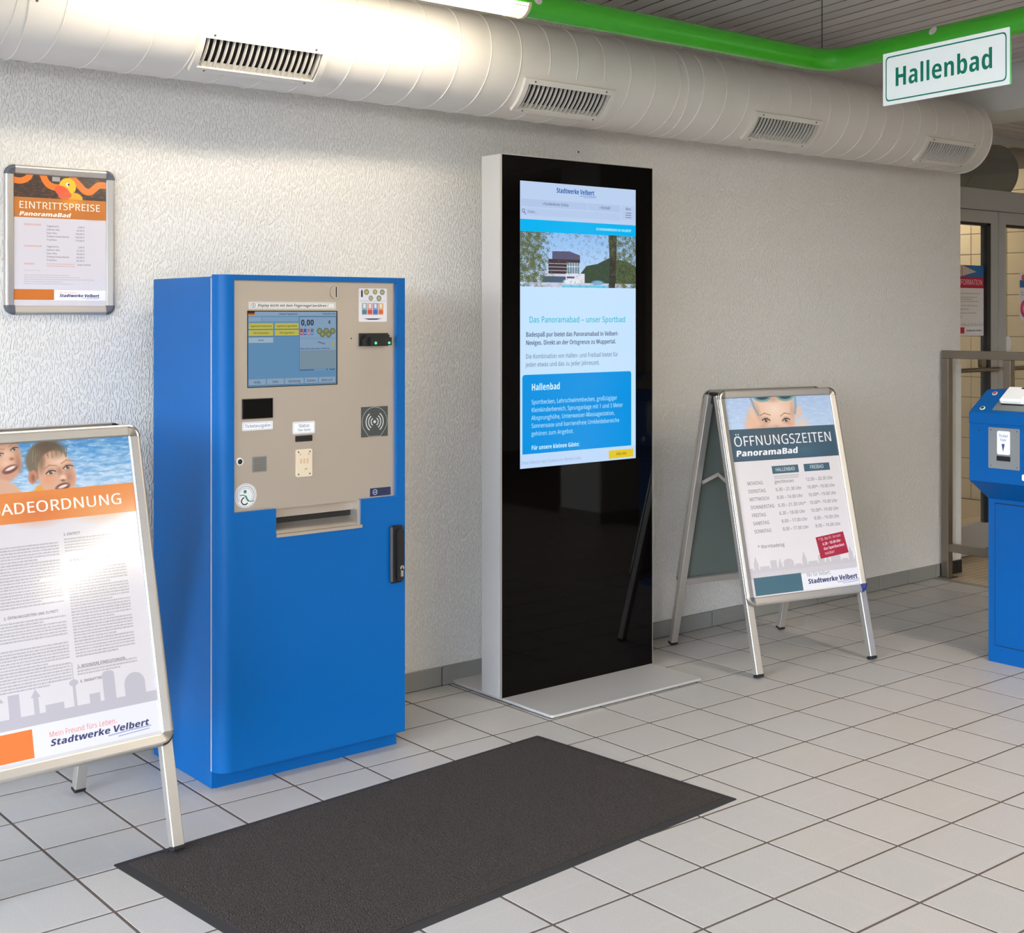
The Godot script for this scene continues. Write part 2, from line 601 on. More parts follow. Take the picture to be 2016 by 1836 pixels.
func opening_hours_print() -> Texture2D:
	var p := Pic.new(860, 1246, -0.292, 1.176, 0.584, 0.846, Color8(218, 212, 214))
	water(p, 1.03, 1.18, Color8(168, 192, 226), Color8(182, 204, 232), Color8(206, 220, 240), 4)
	var skin := Color8(228, 190, 166)
	p.ell(-0.135, 1.015, 0.07, 0.11, Color8(226, 184, 156), 0.35, 0.25)
	p.ell(0.105, 1.005, 0.06, 0.08, Color8(226, 198, 182), 0.6, -0.4)
	p.ell(-0.152, 1.1, 0.014, 0.03, skin, 0.2, 0.3)
	p.ell(0.105, 1.095, 0.014, 0.03, skin, 0.2, -0.3)
	p.ell(-0.028, 1.1, 0.118, 0.13, skin, 0.12)
	p.ell(-0.028, 1.11, 0.09, 0.07, Color8(240, 212, 192), 0.9)
	p.ell(-0.12, 1.1, 0.02, 0.06, Color8(196, 160, 140), 1.0, 0.15)
	p.ell(0.068, 1.1, 0.02, 0.06, Color8(196, 160, 140), 1.0, -0.15)
	p.ell(-0.03, 1.155, 0.06, 0.02, Color8(198, 158, 134), 1.0)
	p.ell(-0.1, 1.045, 0.03, 0.02, Color8(216, 160, 134), 1.0)
	p.ell(0.045, 1.045, 0.03, 0.02, Color8(216, 160, 134), 1.0)
	p.stroke([[-0.15, 1.17], [-0.135, 1.12], [-0.12, 1.09]], 0.012, Color8(150, 158, 160), 0.9)
	p.stroke([[0.095, 1.17], [0.09, 1.12], [0.08, 1.09]], 0.012, Color8(150, 158, 160), 0.9)
	for x in [-0.085, 0.04]:
		p.ell(x, 1.168, 0.052, 0.026, Color8(120, 160, 160), 0.15)
		p.ell(x, 1.17, 0.042, 0.019, Color8(24, 70, 82), 0.25)
	eye(p, -0.083, 1.064, 0.018, -0.1)
	eye(p, 0.026, 1.061, 0.018, 0.1)
	p.ell(-0.03, 1.035, 0.016, 0.012, Color8(214, 166, 142), 0.9)
	p.rect(-0.3, 0.897, 0.3, 1.032, Color8(56, 84, 102))
	p.ell(-0.07, 1.0, 0.16, 0.05, Color8(84, 88, 92), 1.0, 0.0, 0.55)
	p.ell(0.1, 0.93, 0.16, 0.04, Color8(60, 104, 124), 1.0, 0.0, 0.6)
	p.text("ÖFFNUNGSZEITEN", -0.272, 0.961, 0.041, Color8(238, 238, 240), false, 0.266)
	p.text("PanoramaBad", -0.271, 0.9185, 0.025, Color8(240, 240, 242), true, 0.063, 0.2)
	p.text("PanoramaBad", -0.269, 0.9185, 0.025, Color8(240, 240, 242), true, 0.065, 0.2)
	var teal := Color8(58, 92, 108)
	p.rect(-0.091, 0.837, 0.052, 0.870, teal)
	p.text("HALLENBAD", -0.073, 0.8465, 0.0145, Color8(232, 236, 238), false, 0.034)
	p.rect(0.083, 0.838, 0.226, 0.870, teal)
	p.text("FREIBAD", 0.116, 0.8475, 0.0145, Color8(232, 236, 238), false, 0.193)
	p.greek(-0.088, 0.05, 0.824, 0.005, Color8(120, 120, 124))
	p.greek(-0.085, 0.045, 0.815, 0.005, Color8(120, 120, 124))
	var ink := Color8(96, 98, 104)
	var rows := [["MONTAG", "geschlossen", "12.00 – 20.30 Uhr"], ["DIENSTAG", "6.30 – 21.30 Uhr", "10.00*– 19.00 Uhr"], ["MITTWOCH", "8.00 – 14.00 Uhr", "10.00*– 19.00 Uhr"], ["DONNERSTAG", "6.30 – 21.30 Uhr*", "10.00*– 19.00 Uhr"], ["FREITAG", "6.30 – 18.00 Uhr", "10.00*– 19.00 Uhr"], ["SAMSTAG", "8.00 – 17.00 Uhr", "8.00 – 19.00 Uhr"], ["SONNTAG", "8.00 – 17.00 Uhr", "8.00 – 19.00 Uhr"]]
	for k in 7:
		var y := 0.797 - 0.033 * k
		p.text(rows[k][0], -0.233, y, 0.0142, ink, false)
		p.text(rows[k][1], -0.088 if k < 5 else -0.082, y, 0.0138, ink)
		p.text(rows[k][2], 0.083 if k < 5 else 0.095, y, 0.0138, ink)
	p.text("* Warmbadetag", -0.226, 0.536, 0.014, ink)
	skyline(p, -0.3, 0.3, 0.42, 1.1, Color8(192, 187, 191))
	p.rect(-0.3, 0.415, 0.3, 0.44, Color8(198, 193, 197))
	p.rect(-0.025, 0.349, 0.3, 0.416, Color8(224, 223, 228))
	p.rect(-0.3, 0.3, 0.3, 0.349, Color8(214, 209, 211))
	p.rect(-0.272, 0.349, -0.022, 0.421, Color8(60, 98, 112))
	p.poly([[0.086, 0.558], [0.242, 0.572], [0.255, 0.482], [0.097, 0.468]], Color8(160, 28, 56))
	var lines := ["* Di. bis Fr. ist von", "6.30 - 10.00 Uhr", "das Sportbecken", "nutzbar!"]
	for k in 4:
		p.text(lines[k], [0.1, 0.119, 0.121, 0.124][k], 0.541 - 0.0195 * k, 0.0118, Color8(246, 226, 230), k in [1, 2], [0.226, 0.222, 0.238, 0.178][k], 0.0, 0.09)
	p.text("Wir für Velbert.", 0.007, 0.401, 0.016, Color8(126, 126, 134), false, 0.139)
	p.text("Stadtwerke Velbert", 0.01, 0.372, 0.0195, NAVY, true, 0.282)
	p.text("Stadtwerke Velbert", 0.011, 0.372, 0.0195, NAVY, true, 0.283)
	swoosh(p, 0.01, 0.285, 0.365, Color8(150, 158, 190))
	return p.texture()

func bath_rules_print() -> Texture2D:
	var p := Pic.new(1024, 1484, -0.6, 1.165, 0.584, 0.862, Color8(208, 201, 201))
	water(p, 1.018, 1.17, Color8(70, 138, 190), Color8(176, 198, 216), Color8(226, 232, 240), 9)
	var skin := Color8(206, 158, 130)
	var deep := Color8(140, 92, 70)
	# the child further left, cut by the picture's edge
	p.ell(-0.385, 1.12, 0.06, 0.075, Color8(196, 146, 118), 0.12, 0.25)
	p.ell(-0.37, 1.125, 0.035, 0.03, Color8(222, 178, 150), 0.9)
	p.ell(-0.372, 1.1, 0.03, 0.02, Color8(226, 180, 150), 1.0)
	p.ell(-0.338, 1.1, 0.012, 0.04, Color8(150, 102, 80), 1.0, 0.1, 0.7)
	eye(p, -0.346, 1.138, 0.009, 0.3)
	eye(p, -0.386, 1.125, 0.009, 0.3)
	p.ell(-0.355, 1.112, 0.009, 0.006, Color8(160, 104, 80), 0.7)
	p.ell(-0.362, 1.084, 0.026, 0.012, Color8(112, 62, 52), 0.3, 0.35)
	p.ell(-0.361, 1.0865, 0.02, 0.0055, Color8(222, 208, 198), 0.5, 0.35)
	p.ell(-0.4, 1.02, 0.072, 0.045, Color8(206, 160, 134), 0.15, -0.3)
	# the child in front
	p.ell(-0.265, 1.0, 0.05, 0.045, Color8(226, 150, 50), 0.2)
	p.ell(-0.262, 1.1, 0.062, 0.058, Color8(112, 98, 78), 0.15, 0.1)
	for k in 40:
		var a := k * 0.9
		p.stroke([[-0.3 + 0.002 * k, 1.1 + 0.04 * sin(a)], [-0.296 + 0.002 * k, 1.135 + 0.012 * sin(a * 1.7)]], 0.0016, Color8(78, 66, 52) if k % 2 else Color8(158, 142, 112), 0.6)
	p.ell(-0.25, 1.135, 0.05, 0.028, Color8(92, 76, 58), 0.5, -0.1)
	p.ell(-0.303, 1.058, 0.014, 0.022, Color8(186, 120, 92), 0.25, -0.2)
	p.ell(-0.303, 1.056, 0.007, 0.013, deep, 0.6)
	p.ell(-0.236, 1.058, 0.055, 0.072, skin, 0.1, 0.18)
	p.ell(-0.228, 1.1, 0.034, 0.026, Color8(228, 188, 162), 0.9)
	p.ell(-0.262, 1.048, 0.024, 0.02, Color8(216, 148, 112), 0.9)
	p.ell(-0.203, 1.05, 0.02, 0.03, Color8(176, 120, 96), 0.9)
	p.ell(-0.275, 1.1, 0.014, 0.045, Color8(118, 88, 66), 0.8, -0.15, 0.8)
	for k in 9:
		p.stroke([[-0.272 + 0.009 * k, 1.138], [-0.27 + 0.0085 * k + 0.004 * sin(k * 2.1), 1.112 + 0.006 * cos(k * 1.3)]], 0.0022, Color8(98, 78, 58), 0.7)
	p.ell(-0.228, 1.068, 0.012, 0.02, Color8(150, 104, 84), 1.0, 0.2, 0.7)
	eye(p, -0.253, 1.066, 0.0118, 0.2)
	eye(p, -0.204, 1.077, 0.0118, 0.2)
	p.ell(-0.22, 1.05, 0.012, 0.011, Color8(224, 182, 158), 0.6)
	p.ell(-0.221, 1.042, 0.009, 0.005, Color8(130, 84, 66), 0.7)
	p.ell(-0.224, 1.024, 0.025, 0.012, Color8(106, 58, 50), 0.3, 0.25)
	p.ell(-0.223, 1.0255, 0.019, 0.0052, Color8(222, 208, 198), 0.5, 0.25)
	p.ell(-0.23, 1.118, 0.03, 0.022, Color8(128, 108, 84), 0.8, 0.4, 0.6)
	var orange := Color8(216, 128, 58)
	p.rect(-0.61, 0.937, 0.0, 1.019, orange)
	p.ell(-0.3, 0.965, 0.1, 0.05, Color8(200, 100, 48), 1.0, 0.0, 0.7)
	p.ell(-0.12, 0.95, 0.1, 0.04, Color8(216, 150, 92), 1.0, 0.0, 0.6)
	p.text("BADEORDNUNG", -0.428, 0.962, 0.0295, Color8(240, 230, 220), false, -0.058)
	p.text("BADEORDNUNG", -0.4272, 0.962, 0.0295, Color8(240, 230, 220), false, -0.0572)
	var ink := Color8(104, 98, 100)
	var y := 0.872
	var k := 0
	while y > 0.493:
		if not (y > 0.695 and y < 0.712) and not (y < 0.695 and y > 0.68) and not (y > 0.61 and y < 0.622):
			p.greek(-0.555, -0.252 - (0.06 if k % 7 == 5 else 0.0), y, 0.0036, ink)
		if not (y > 0.8 and y < 0.835) and not (y < 0.552 and y > 0.525) and not (y < 0.508 and y > 0.484):
			p.greek(-0.236, -0.066 - (0.05 if k % 6 == 4 else 0.0), y + 0.006, 0.0036, ink)
		y -= 0.0079
		k += 1
	var dark := Color8(70, 64, 66)
	p.text("1. ALLGEMEINES", -0.5, 0.884, 0.0066, dark)
	p.text("3. EINTRITT", -0.236, 0.89, 0.0066, dark)
	p.text("2. ÖFFNUNGSZEITEN UND ZUTRITT", -0.416, 0.688, 0.0066, dark)
	p.text("4. BENUTZUNG DER BÄDER", -0.226, 0.818, 0.0066, dark)
	p.text("5. BESONDERE EINRICHTUNGEN", -0.234, 0.534, 0.0066, dark)
	p.text("6. INKRAFTTRETEN", -0.231, 0.494, 0.0066, dark)
	var grey := Color8(176, 171, 176)
	p.rect(-0.61, 0.408, 0.0, 0.436, grey)
	for b in [[-0.56, 0.04, 0.045], [-0.49, 0.03, 0.06], [-0.425, 0.03, 0.075], [-0.36, 0.014, 0.06], [-0.33, 0.05, 0.034], [-0.21, 0.03, 0.04], [-0.17, 0.034, 0.085], [-0.11, 0.06, 0.05]]:
		p.rect(b[0], 0.42, b[0] + b[1], 0.42 + b[2], grey)
	p.ell(-0.08, 0.468, 0.03, 0.028, grey)
	p.ell(-0.153, 0.505, 0.017, 0.008, grey)
	p.poly([[-0.366, 0.478], [-0.34, 0.478], [-0.353, 0.5]], grey)
	p.poly([[-0.465, 0.48], [-0.435, 0.48], [-0.45, 0.5]], grey)
	p.rect(-0.2535, 0.42, -0.2445, 0.5, grey)
	p.ell(-0.249, 0.497, 0.013, 0.009, grey)
	p.rect(-0.2505, 0.5, -0.2475, 0.55, grey)
	p.rect(-0.61, 0.3, 0.0, 0.408, Color8(216, 213, 217))
	p.rect(-0.61, 0.3, 0.0, 0.325, Color8(202, 198, 200))
	p.rect(-0.61, 0.328, -0.371, 0.4005, Color8(226, 112, 36))
	p.text("Mein Freund fürs Leben.", -0.328, 0.3705, 0.0135, Color8(222, 122, 116), false, -0.142)
	logo(p, -0.328, -0.053, 0.3475, 0.0165, 0.24)
	return p.texture()

func price_list_print() -> Texture2D:
	var p := Pic.new(640, 914, 1.444, 1.957, 0.299, 0.427, Color8(214, 208, 214))
	p.rect(1.44, 1.818, 1.75, 1.96, Color8(66, 50, 44))
	var f := FastNoiseLite.new()
	f.frequency = 0.03
	for y in range(0, 160):
		for x in p.w:
			p.blend(x, y, Color8(150, 92, 50), clampf(f.get_noise_2d(x * 0.6, y * 2.4) * 1.4 - 0.1, 0, 0.7))
	var tube := Color8(232, 122, 36)
	p.curve([[1.44, 1.938], [1.465, 1.934], [1.488, 1.945], [1.495, 1.96]], 0.02, tube)
	p.curve([[1.535, 1.96], [1.545, 1.935], [1.565, 1.92], [1.6, 1.92]], 0.022, tube)
	p.curve([[1.63, 1.955], [1.655, 1.93], [1.672, 1.912], [1.69, 1.91], [1.705, 1.925], [1.72, 1.938], [1.75, 1.935]], 0.022, tube)
	p.rect(1.565, 1.94, 1.59, 1.955, Color8(170, 166, 168))
	p.ell(1.615, 1.925, 0.029, 0.03, Color8(240, 186, 40), 0.08)
	p.ell(1.64, 1.885, 0.026, 0.022, Color8(238, 168, 44), 0.1)
	p.ell(1.598, 1.908, 0.028, 0.018, Color8(230, 92, 52), 0.1, -0.5)
	p.ell(1.606, 1.896, 0.024, 0.014, Color8(226, 100, 60), 0.15, 0.1)
	p.ell(1.616, 1.932, 0.0062, 0.0068, Color8(246, 244, 240), 0.15)
	p.ell(1.6185, 1.932, 0.0036, 0.0042, Color8(30, 26, 24), 0.2)
	p.rect(1.44, 1.818, 1.75, 1.883, Color8(198, 118, 44))
	p.ell(1.63, 1.872, 0.05, 0.02, Color8(226, 152, 48), 0.9)
	p.ell(1.7, 1.84, 0.05, 0.03, Color8(190, 106, 40), 1.0, 0.0, 0.6)
	p.text("EINTRITTSPREISE", 1.458, 1.847, 0.0225, Color8(246, 238, 226), false, 1.724)
	p.text("PanoramaBad", 1.458, 1.823, 0.013, Color8(248, 242, 232), true, 1.624, 0.3)
	p.text("PanoramaBad", 1.459, 1.823, 0.013, Color8(248, 242, 232), true, 1.625, 0.3)
	var red := Color8(206, 120, 106)
	var ink := Color8(106, 98, 104)
	p.text("ERWACHSENE", 1.475, 1.792, 0.0055, red, false, 1.53)
	p.text("JUGENDLICHE", 1.475, 1.722, 0.0055, red, false, 1.532)
	p.text("KINDER", 1.475, 1.664, 0.0055, red, false, 1.508)
	var names := ["Tageskarte", "Zehner-Abo", "Spar-Abo", "Freibad-Saisonkarte", "Triathlon"]
	var prices := [["4,00 €", "34,00 €", "146,00 €", "100,00 €", "170,00 €"], ["2,00 €", "16,50 €", "58,00 €", "60,00 €", "85,00 €"]]
	for g in 2:
		for k in 5:
			var y: float = [1.789, 1.722][g] - 0.0112 * k
			p.text(names[k], 1.547, y, 0.0058, ink)
			var t: String = prices[g][k]
			p.text(t, 1.677 - 0.0047 * t.length(), y, 0.0058, ink)
	p.greek(1.547, 1.637, 1.666, 0.003, red)
	p.greek(1.547, 1.64, 1.659, 0.003, red)
	p.text("freier Eintritt", 1.647, 1.664, 0.0055, ink)
	p.greek(1.475, 1.527, 1.644, 0.0025, Color8(170, 164, 172))
	skyline(p, 1.444, 1.75, 1.584, 0.42, Color8(214, 211, 218))
	for k in 5:
		p.greek(1.475, [1.62, 1.655, 1.705, 1.6, 1.635][k], 1.629 - 0.0072 * k, 0.0028, Color8(160, 155, 164))
	p.rect(1.56, 1.548, 1.75, 1.582, Color8(242, 241, 246))
	p.rect(1.44, 1.549, 1.571, 1.5835, Color8(206, 112, 28))
	p.text("Wir für Velbert.", 1.588, 1.571, 0.005, Color8(226, 150, 130), false, 1.648)
	logo(p, 1.588, 1.719, 1.559, 0.0092, 0.2)
	return p.texture()

func kiosk_print() -> Texture2D:
	var p := Pic.new(800, 1470, 3.238, 2.027, 0.6145, 1.13, Color8(196, 226, 252))
	p.rect(3.2, 1.876, 3.9, 2.03, Color8(186, 206, 238))
	p.text("Stadtwerke Velbert", 3.422, 1.99, 0.0195, Color8(30, 82, 160), true, 3.622)
	swoosh(p, 3.43, 3.628, 1.983, Color8(120, 150, 200))
	p.rect(3.244, 1.928, 3.583, 1.957, Color8(176, 196, 230))
	p.rect(3.587, 1.928, 3.765, 1.957, Color8(176, 196, 230))
	p.rect(3.772, 1.899, 3.85, 1.957, Color8(180, 200, 232))
	p.rect(3.244, 1.893, 3.765, 1.922, Color8(180, 200, 234))
	var ink := Color8(90, 98, 124)
	p.text("» Kundenkonto Online", 3.35, 1.937, 0.0115, ink, false, 3.485)
	p.text("» Kontakt", 3.65, 1.937, 0.0115, ink, false, 3.71)
	p.text("Menü", 3.796, 1.939, 0.011, ink, false, 3.826)
	for k in 3:
		p.rect(3.795, 1.926 - 0.009 * k, 3.827, 1.9285 - 0.009 * k, ink)
	p.arc(3.254, 1.91, 0.0065, 0, 360, 0.002, ink)
	p.stroke([[3.2585, 1.905], [3.266, 1.897]], 0.0025, ink)
	p.text("Finden...", 3.275, 1.902, 0.011, Color8(110, 118, 142), false, 3.322)
	p.rect(3.2, 1.829, 3.9, 1.877, Color8(0, 178, 240))
	p.text("SCHWIMMBÄDER IN VELBERT", 3.632, 1.848, 0.0095, Color8(214, 240, 252), true, 3.828)
	# the photograph of the bath
	var a := p.px(3.2, 1.829)
	var b := p.px(3.9, 1.6115)
	var f := FastNoiseLite.new()
	f.seed = 2
	f.frequency = 0.05
	var leaf := FastNoiseLite.new()
	leaf.frequency = 0.16
	leaf.fractal_octaves = 2
	for y in range(int(a.y), int(b.y)):
		var t := (y - a.y) / (b.y - a.y)
		for x in p.w:
			p.im.set_pixel(x, y, Color8(146, 190, 240).lerp(Color8(196, 220, 250), t))
	p.poly([[3.54, 1.66], [3.58, 1.7], [3.64, 1.71], [3.7, 1.735], [3.8, 1.725], [3.86, 1.7], [3.86, 1.63], [3.54, 1.63]], Color8(58, 76, 60))
	p.poly([[3.4, 1.755], [3.49, 1.757], [3.545, 1.742], [3.545, 1.722], [3.4, 1.722]], Color8(92, 88, 118))
	p.rect(3.38, 1.65, 3.545, 1.724, Color8(70, 56, 62))
	for k in 4:
		p.rect(3.36, 1.705 - 0.014 * k, 3.5, 1.7075 - 0.014 * k, Color8(196, 196, 214))
	p.rect(3.475, 1.668, 3.545, 1.712, Color8(110, 140, 160))
	for k in 6:
		p.rect(3.475 + 0.0135 * k, 1.668, 3.4775 + 0.0135 * k, 1.712, Color8(226, 230, 242))
	p.rect(3.475, 1.694, 3.545, 1.697, Color8(226, 230, 242))
	p.rect(3.35, 1.626, 3.47, 1.658, Color8(76, 96, 120))
	p.rect(3.35, 1.655, 3.48, 1.664, Color8(206, 206, 222))
	p.rect(3.47, 1.63, 3.57, 1.668, Color8(222, 222, 236))
	p.rect(3.475, 1.648, 3.515, 1.656, Color8(86, 92, 112))
	p.rect(3.3, 1.612, 3.8, 1.63, Color8(198, 204, 226))
	p.ell(3.5, 1.635, 0.05, 0.012, Color8(226, 232, 242), 0.3)
	p.rect(3.45, 1.6115, 3.7, 1.62, Color8(110, 200, 230))
	p.ell(3.64, 1.632, 0.04, 0.012, Color8(120, 170, 210), 0.4)
	p.poly([[3.7, 1.83], [3.745, 1.83], [3.745, 1.7], [3.735, 1.612], [3.7, 1.612], [3.708, 1.7]], Color8(58, 54, 52))
	for y in range(int(a.y), int(b.y)):
		for x in p.w:
			var m := Vector2(x / p.sx + 3.238, 2.027 - y / p.sy)
			var left := clampf((3.405 - m.x) * 12.0 + (0.1 if m.y > 1.79 else 0.0), 0, 1) * (1.0 if m.y > 1.63 else 0.4)
			var right := clampf((m.x - 3.66) * 9.0, 0, 0.75) * (1.0 if m.y > 1.73 or m.x > 3.74 else 0.35)
			if m.x > 3.5 and m.x < 3.68 and m.y > 1.765: right = maxf(right, (m.y - 1.765) * 3.0)
			var on := 0.5 + leaf.get_noise_2d(x, y * 0.8) * 0.75 + f.get_noise_2d(x * 0.5, y * 0.5) * 0.7
			var k := maxf(left, right) * 0.8
			if on < k:
				var s := absf(f.get_noise_2d(x * 3.0 + 50, y * 3.0))
				p.blend(x, y, Color8(48, 58, 40).lerp(Color8(140, 148, 96), s * 2.2), 0.92)
	p.text("Das Panoramabad – unser Sportbad", 3.282, 1.47, 0.0225, Color8(22, 178, 208), false, 3.794)
	var ink2 := Color8(82, 92, 116)
	p.text("Badespaß pur bietet das Panoramabad in Velbert-", 3.266, 1.4145, 0.0165, ink2, false, 3.755)
	p.text("Badespaß pur bietet das Panoramabad in Velbert-", 3.2668, 1.4145, 0.0165, ink2, false, 3.7558)
	p.text("Neviges. Direkt an der Ortsgrenze zu Wuppertal.", 3.266, 1.382, 0.0165, ink2, false, 3.741)
	p.text("Neviges. Direkt an der Ortsgrenze zu Wuppertal.", 3.2668, 1.382, 0.0165, ink2, false, 3.7418)
	var ink3 := Color8(110, 122, 146)
	p.text("Die Kombination von Hallen- und Freibad bietet für", 3.265, 1.328, 0.0165, ink3, false, 3.752)
	p.text("jeden etwas und das zu jeder Jahreszeit.", 3.265, 1.296, 0.0165, ink3, false, 3.652)
	var card := Color8(0, 146, 226)
	p.rect(3.249, 0.952, 3.8275, 1.254, card)
	p.rect(3.26, 0.952, 3.817, 1.2645, card)
	for x in [3.26, 3.8165]:
		p.ell(x, 1.2535, 0.011, 0.011, card, 0.1)
	var pale := Color8(214, 238, 254)
	p.text("Hallenbad", 3.294, 1.202, 0.0255, Color8(232, 246, 255), true, 3.441)
	var body := ["Sportbecken, Lehrschwimmbecken, großzügiger", "Kleinkinderbereich, Sprunganlage mit 1 und 3 Meter", "Absprunghöhe, Unterwasser-Massagestation,", "Sonnenoase und barrierefreie Umkleidebereiche", "gehören zum Angebot."]
	for k in 5:
		p.text(body[k], 3.294, 1.1475 - 0.0312 * k, 0.0165, pale, false, [3.748, 3.78, 3.735, 3.76, 3.512][k])
	p.text("Für unsere kleinen Gäste:", 3.294, 0.9675, 0.0165, Color8(232, 246, 255), true, 3.543)
	p.rect(3.2, 0.89, 3.9, 0.952, Color8(190, 216, 248))
	p.rect(3.8275, 0.95, 3.9, 1.0, Color8(196, 226, 252))
	p.text("Diese Website setzt Cookies ein. Weitere Infos", 3.244, 0.913, 0.012, Color8(150, 172, 208), false, 3.553)
	p.rect(3.701, 0.905, 3.838, 0.938, Color8(228, 198, 36))
	p.text("Alles klar", 3.742, 0.916, 0.0115, Color8(120, 100, 30), false, 3.802)
	return p.texture()

func machine_screen_print() -> Texture2D:
	var p := Pic.new(640, 480, 0, 240, 320, 240, Color8(104, 154, 196))
	var bar := Color8(150, 178, 206)
	p.rect(0, 226, 320, 240, bar)
	p.rect(0, 236, 23, 240, Color8(30, 26, 30))
	p.rect(0, 231, 23, 236, Color8(180, 50, 50))
	p.rect(0, 226, 23, 231, Color8(206, 170, 60))
	var ink := Color8(34, 56, 92)
	p.text("Tarifwahl Tageseintritt", 108, 230, 5, ink, false, 176)
	p.text("07.09.2018 14:39", 268, 230, 5, ink, false, 316)
	p.rect(1, 208, 46, 223, bar)
	p.rect(48, 208, 180, 223, Color8(140, 172, 206))
	var names := ["Tageskarte Erwachsene", "Tageskarte Jugendliche", "10er Erwachsene", "10er Jugendliche"]
	for k in 4:
		var x := 2.0 + 92.0 * (k % 2)
		var y := 184.0 - 22.0 * (k / 2)
		p.rect(x, y, x + 86, y + 19, Color8(206, 200, 92))
		p.rect(x, y - 1.5, x + 87, y, Color8(70, 100, 120))
		p.text(names[k], x + 43, y + 7, 5.2, Color8(70, 72, 20), false, -1e9, 0, 0, true)
	p.rect(2, 140, 88, 157, Color8(172, 196, 218))
	p.text("Kurse", 45, 146, 5.2, ink, false, -1e9, 0, 0, true)
	p.rect(183, 52, 318, 224, Color8(146, 176, 206))
	p.rect(182, 45, 183, 225, Color8(50, 90, 130))
	p.rect(183, 223, 318, 224.5, Color8(50, 90, 130))
	p.text("0,00", 188, 195, 18, Color8(24, 30, 60), true, 236)
	p.text("€", 290, 200, 11, Color8(24, 30, 60), true)
	for k in 4:
		p.rect(185 + 13 * k, 164, 195 + 13 * k, 184, [Color8(170, 80, 90), Color8(70, 100, 180), Color8(200, 120, 130), Color8(80, 130, 180)][k])
		p.rect(187 + 13 * k, 168, 193 + 13 * k, 172, Color8(190, 206, 226))
	for k in 5:
		p.ell([257, 282, 306, 268, 291][k], [176, 176, 176, 166, 165][k], 11, 11, Color8(112, 122, 88), 0.1)
		p.ell([257, 282, 306, 268, 291][k], [176, 176, 176, 166, 165][k], 7.5, 7.5, Color8(150, 156, 112), 0.3)
	p.rect(183, 152, 318, 153, Color8(110, 146, 186))
	p.stroke([[252, 140], [276, 134]], 4, Color8(110, 126, 150))
	p.ell(306, 132, 7, 8, Color8(190, 180, 80), 0.2)
	p.text("Bitte Geld oder Karte einführen", 186, 116, 5, Color8(30, 66, 130), false, 296)
	p.rect(184, 54, 317, 113, Color8(132, 158, 176))
	p.rect(183, 44, 318, 54, Color8(120, 158, 190))
	p.text("Gesamtpreis", 185, 46.5, 5.2, ink, true, 236)
	p.text("€   0,00", 282, 46.5, 5.2, ink, true, 314)
	var keys := ["Hilfe", "Info", "Quittung", "Zahlen", "Abbruch"]
	var at := [0, 64, 128, 200, 252, 318]
	for k in 5:
		p.rect(at[k] + 2, 4, at[k + 1] - 2, 24, Color8(152, 178, 204))
		p.rect(at[k] + 2, 3, at[k + 1] - 2, 4.5, Color8(70, 100, 136))
		p.text(keys[k], (at[k] + at[k + 1]) / 2.0, 10, 8, Color8(60, 76, 104), false, -1e9, 0, 0, true)
	return p.texture()

